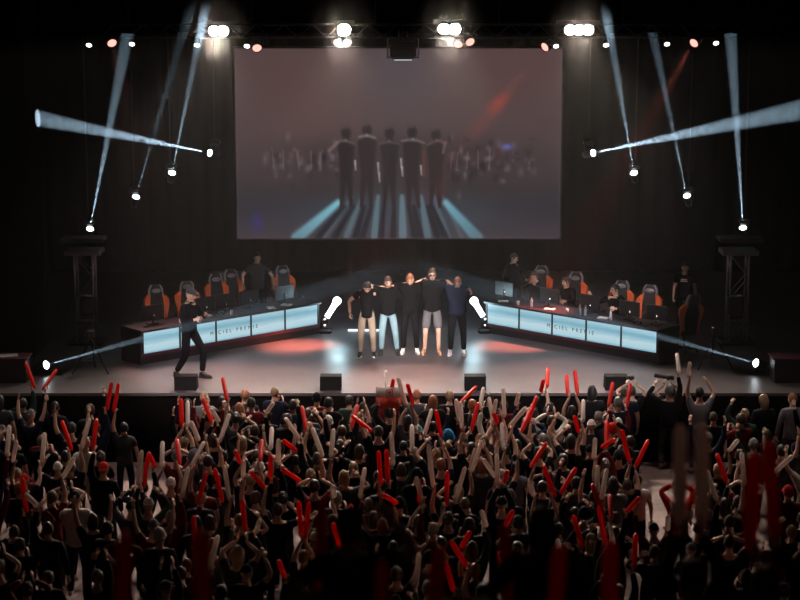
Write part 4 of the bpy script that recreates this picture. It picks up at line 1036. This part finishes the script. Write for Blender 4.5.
# rows and numbers, as one would count them
ordw = lambda n: ['first', 'second', 'third', 'fourth', 'fifth', 'sixth', 'seventh', 'eighth', 'ninth', 'tenth', 'eleventh', 'twelfth', 'thirteenth', 'fourteenth', 'fifteenth', 'sixteenth', 'seventeenth', 'eighteenth', 'nineteenth', 'twentieth'][n] if n < 20 else '%dth' % (n + 1)
def pix(x, y, z):
    d = Vector((x, y, z)) - CAM; k = 1 / d.dot(FW); return 400 + F * d.x * k, 300 - F * d.dot(UP) * k
rows = {}
for q in plan:
    hx, hy_ = pix(q['x'], q['y'], 1.68 * q['s']); q['px'] = hx; q['blk'] = 'left' if hx < 140 else ('right' if hx > 690 else 'middle')
    q['row'] = int((SF - .2 - q['y']) / .74); rows.setdefault((q['blk'], q['row']), []).append(q)
for k, l in rows.items():
    l.sort(key=lambda q: q['px'])
    for i, q in enumerate(l): q['where'] = '%s block, row %d from stage, %s from left' % (k[0], k[1] + 1, ordw(i))
BAL = [(125, 482, 118, 660, 'r', 8.4), (200, 530, 205, 690, 'r', 8.8), (322, 505, 316, 680, 'r', 11.5), (504, 525, 512, 690, 'r', 11.5), (560, 545, 548, 700, 'r', 9.5), (611, 540, 606, 690, 'r', 9.5), (684, 412, 682, 560, 'w', 10.5), (698, 410, 700, 560, 'w', 10.5),
       (768, 440, 778, 590, 'r', 10.4), (754, 452, 748, 600, 'r', 10.4), (440, 545, 425, 700, 'r', 9.6), (382, 560, 378, 700, 'r', 9.8)]
bh = []
for (tx, ty, gx, gy, c, Yb) in BAL:
    A, B = at(gx, gy, Yb), at(tx, ty, Yb); v = (B - A).normalized(); bh.append(dict(c=c, g=B - v * .54, v=v, L=.60, px=tx))
bh = [[b] for b in sorted(bh, key=lambda b: b['px'])]
for i in range(len(bh) - 1, 0, -1):
    if bh[i][0]['px'] - bh[i - 1][0]['px'] < 25: bh[i - 1] += bh.pop(i)
for n, hs in enumerate(bh):
    cx = sum(h['g'].x for h in hs) / len(hs) + (.2 if len(hs) == 1 else 0)
    plan.append(dict(x=cx, y=hs[0]['g'].y - .16, hs=hs, sd=None, s=1.0, fz=5.55, blk='balcony', row=9, px=hs[0]['px'], where='on the dark balcony, %s from left' % ordw(n)))
def stick(g, v, L, c, label, hand_pos=None, group='cheering sticks in the audience'):
    o = bpy.data.objects.new('cheering_stick', SD[c]); col.objects.link(o)
    o.matrix_world = frame(Vector(g) - Vector(v) * .06, v) @ Matrix.Rotation(rnd.uniform(0, 3), 4, 'Z') @ Matrix.Diagonal((1, 1, min(1.35, L / .60), 1)); tag(o, label, 'cheering stick', group); return o
def local(q, rz, s, w): return tuple(Matrix.Rotation(-rz, 3, 'Z') @ (Vector(w) - Vector((q['x'], q['y'], q.get('fz', 0)))) / s)
def ldir(rz, w): return tuple(Matrix.Rotation(-rz, 3, 'Z') @ Vector(w))
for q in plan:
    s = q['s']; rz = math.pi + rnd.uniform(-.25, .25) + q['x'] * .02
    if q['hs']: rz = math.pi
    O = q.get('O') or outfit(); P = dict(head=(R(rnd.uniform(-18, 5)), 0, rnd.uniform(-.3, .3))); act = q.get('words')
    col_ = {'r': 'red', 'w': 'white'}
    base = Vector((q['x'], q['y'], q.get('fz', 0)))
    def hold(side, h):
        nm = 'L' if side > 0 else 'R'; tx = -.04 * side
        off = Vector((0, -.02, -.02))
        tgt = h['g'] + Vector((side * .03, -.055, -.05))            # wrist below and behind the grip; world: left hand is at -x
        sh = base + Vector((-side * .175 * s, 0, 1.385 * s)); d = tgt - sh; mx = .53 * s
        if d.length > mx:
            n_ = sh + d.normalized() * mx; h['g'] = h['g'] + (n_ - tgt) * .85; tgt = n_
        P['hand' + nm] = local(q, rz, s, tgt); P['elb' + nm] = (side * .9, .1, -.7)
        P['hdir' + nm] = ldir(rz, (h['v'].x * .3, .75, .8)); P['palm' + nm] = ldir(rz, (side * .6, .3, -.1)); P['curl' + nm] = .95
    if len(q['hs']) == 2:
        hold(1, q['hs'][0]); hold(-1, q['hs'][1]); act = 'holding up two sticks'
        for h, sn in zip(q['hs'], ('left', 'right')):
            stick(h['g'], h['v'], h['L'], h['c'], '%s cheering stick in %s hand, %s' % (col_[h['c']], sn, q['where']))
    elif q['hs']:
        sd = 1 if q['sd'] == 1 and False else (1 if q['hs'][0]['g'].x < q['x'] else -1)
        hold(sd, q['hs'][0]); h = q['hs'][0]
        if rnd.random() < .5: P['hand' + ('R' if sd > 0 else 'L')] = (-sd * rnd.uniform(.1, .28), -.22, 1.45 + rnd.uniform(0, .35)); P['elb' + ('R' if sd > 0 else 'L')] = (-sd, 0, -.6)
        act = 'holding up one stick'
        stick(h['g'], h['v'], h['L'], h['c'], '%s cheering stick held by the person, %s' % (col_[h['c']], q['where']))
    elif q.get('kind') == 'flag':
        P['handL'] = local(q, rz, s, fl + Vector((-.2, -.02, -.12))); P['handR'] = local(q, rz, s, fl + Vector((.2, -.02, -.12))); P['curlL'] = P['curlR'] = 1.0
        P['hdirL'] = P['hdirR'] = (0, -.2, 1)
    elif q.get('kind') in ('phone', 'camera'):
        P['handL'] = (.09, -.2, 1.72); P['handR'] = (-.09, -.2, 1.72); P['elbL'] = (1, 0, -.5); P['elbR'] = (-1, 0, -.5); P['curlL'] = P['curlR'] = .8
        P['hdirL'] = (-.2, -.3, 1); P['hdirR'] = (.2, -.3, 1); P['head'] = (R(-10), 0, 0)
    else:
        r_ = rnd.random() if q['row'] > 2 else rnd.choice((.4, .95, .95))
        if r_ < .30:      # clapping overhead
            z_ = rnd.uniform(1.62, 1.95); P['handL'] = (.07, -.2, z_); P['handR'] = (-.07, -.2, z_); P['elbL'] = (1, .1, -.5); P['elbR'] = (-1, .1, -.5); act = 'clapping overhead'
            P['hdirL'] = (.0, -.2, 1); P['hdirR'] = (.0, -.2, 1); P['palmL'] = (-1, 0, 0); P['palmR'] = (1, 0, 0)
        elif r_ < .5:     # clapping in front
            P['handL'] = (.06, -.36, 1.35); P['handR'] = (-.06, -.36, 1.35); P['elbL'] = (1, 0, -.8); P['elbR'] = (-1, 0, -.8); act = 'clapping'
            P['hdirL'] = (-.1, -.4, 1); P['hdirR'] = (.1, -.4, 1); P['palmL'] = (-1, 0, 0); P['palmR'] = (1, 0, 0)
        elif r_ < .72:
            sd = rnd.choice((1, -1)); n_ = 'L' if sd > 0 else 'R'; P['hand' + n_] = (sd * rnd.uniform(.12, .35), -.15, rnd.uniform(1.75, 1.98)); P['elb' + n_] = (sd, 0, -.4); act = 'one arm raised'; P['curl' + n_] = rnd.choice((.2, 1.1))
        elif r_ < .84:
            P['handL'] = (.3, -.1, 1.9); P['handR'] = (-.3, -.1, 1.9); act = 'both arms raised'
        else: act = 'arms down'
        act = q.get('words') or act
    HN = {'short': 'short %s hair', 'long': 'long %s hair', 'bun': '%s hair in bun', 'thin': 'cropped %s hair', 'cap': '%s cap', 'beanie': '%s beanie'}[O['hair'][0]] % O['hair'][1]
    top = 't-shirt' if O['shirt'][1] == 'short' else 'jumper'
    lab = '%s %s, %s, %s' % (O['shirt'][0], top, HN, q['where'])
    if q.get('words'): lab = 'person %s, %s' % (q['words'], q['where'])
    if q.get('big', 1) > 1: P['bighair'] = q['big']
    q['P'] = person(base, rz, s, P, O, lab, 'audience standing in front of the stage')
# the flag
tq = empty('hand_flag', fl - Vector((0, 0, .28))); tag(tq, 'small white and red flag with a red emblem held up before the stage', 'flag')
def wav(x): return .015 * math.sin(x * 12)
def cloth(z0, z1, name, m, y=0):
    xs = [-.27 + .54 * i / 12 for i in range(13)]
    mb = MB(); mb.loft([[(x, y + wav(x), z) for x in xs] + [(x, y + .006 + wav(x), z) for x in reversed(xs)] for z in (z0, z1)]); return mb.build(name, m, tq, True)
mat('flag_white', (.8, .74, .68), .8); mat('flag_red', (.72, .06, .03), .8)
cloth(.285, .50, 'white_band', 'flag_white'); cloth(.06, .285, 'red_band', 'flag_red')
e = MB()
for (a, b, c_, d) in ((-.065, .33, .13, .014), (-.065, .446, .13, .014)): e.box((a + c_ / 2, -.018, b + d / 2), (c_, .006, d))
for x in (-.06, .06): e.box((x, -.018, .395), (.014, .006, .125))
e.box((0, -.018, .395), (.07, .006, .05)); e.build('emblem', 'flag_red', tq)
# cameras in the photographers' hands
for px_, kind in ((632, 'phone'), (672, 'camera')):
    q = [q for q in plan if q.get('kind') == kind][0]; c = Vector((q['x'], q['y'] + .27, 1.84)); o = empty('photo_camera', c)
    tag(o, 'black camera held up above the stage lip' if kind == 'phone' else 'camera with a long lens pointing left from the stage lip', 'camera')
    MB().box((0, 0, 0), (.15, .08, .1), None, 0, .015).build('camera_body', 'plastic_black', o)
    d = Vector((-.3, .9, .1)) if kind == 'phone' else Vector((-1, .25, .12)); MB().tube([(0, 0, 0), d * .12, d * (.16 if kind == 'phone' else .32)], [.035, .04, .045], 10).build('camera_lens', 'metal_black', o)
realise_people()
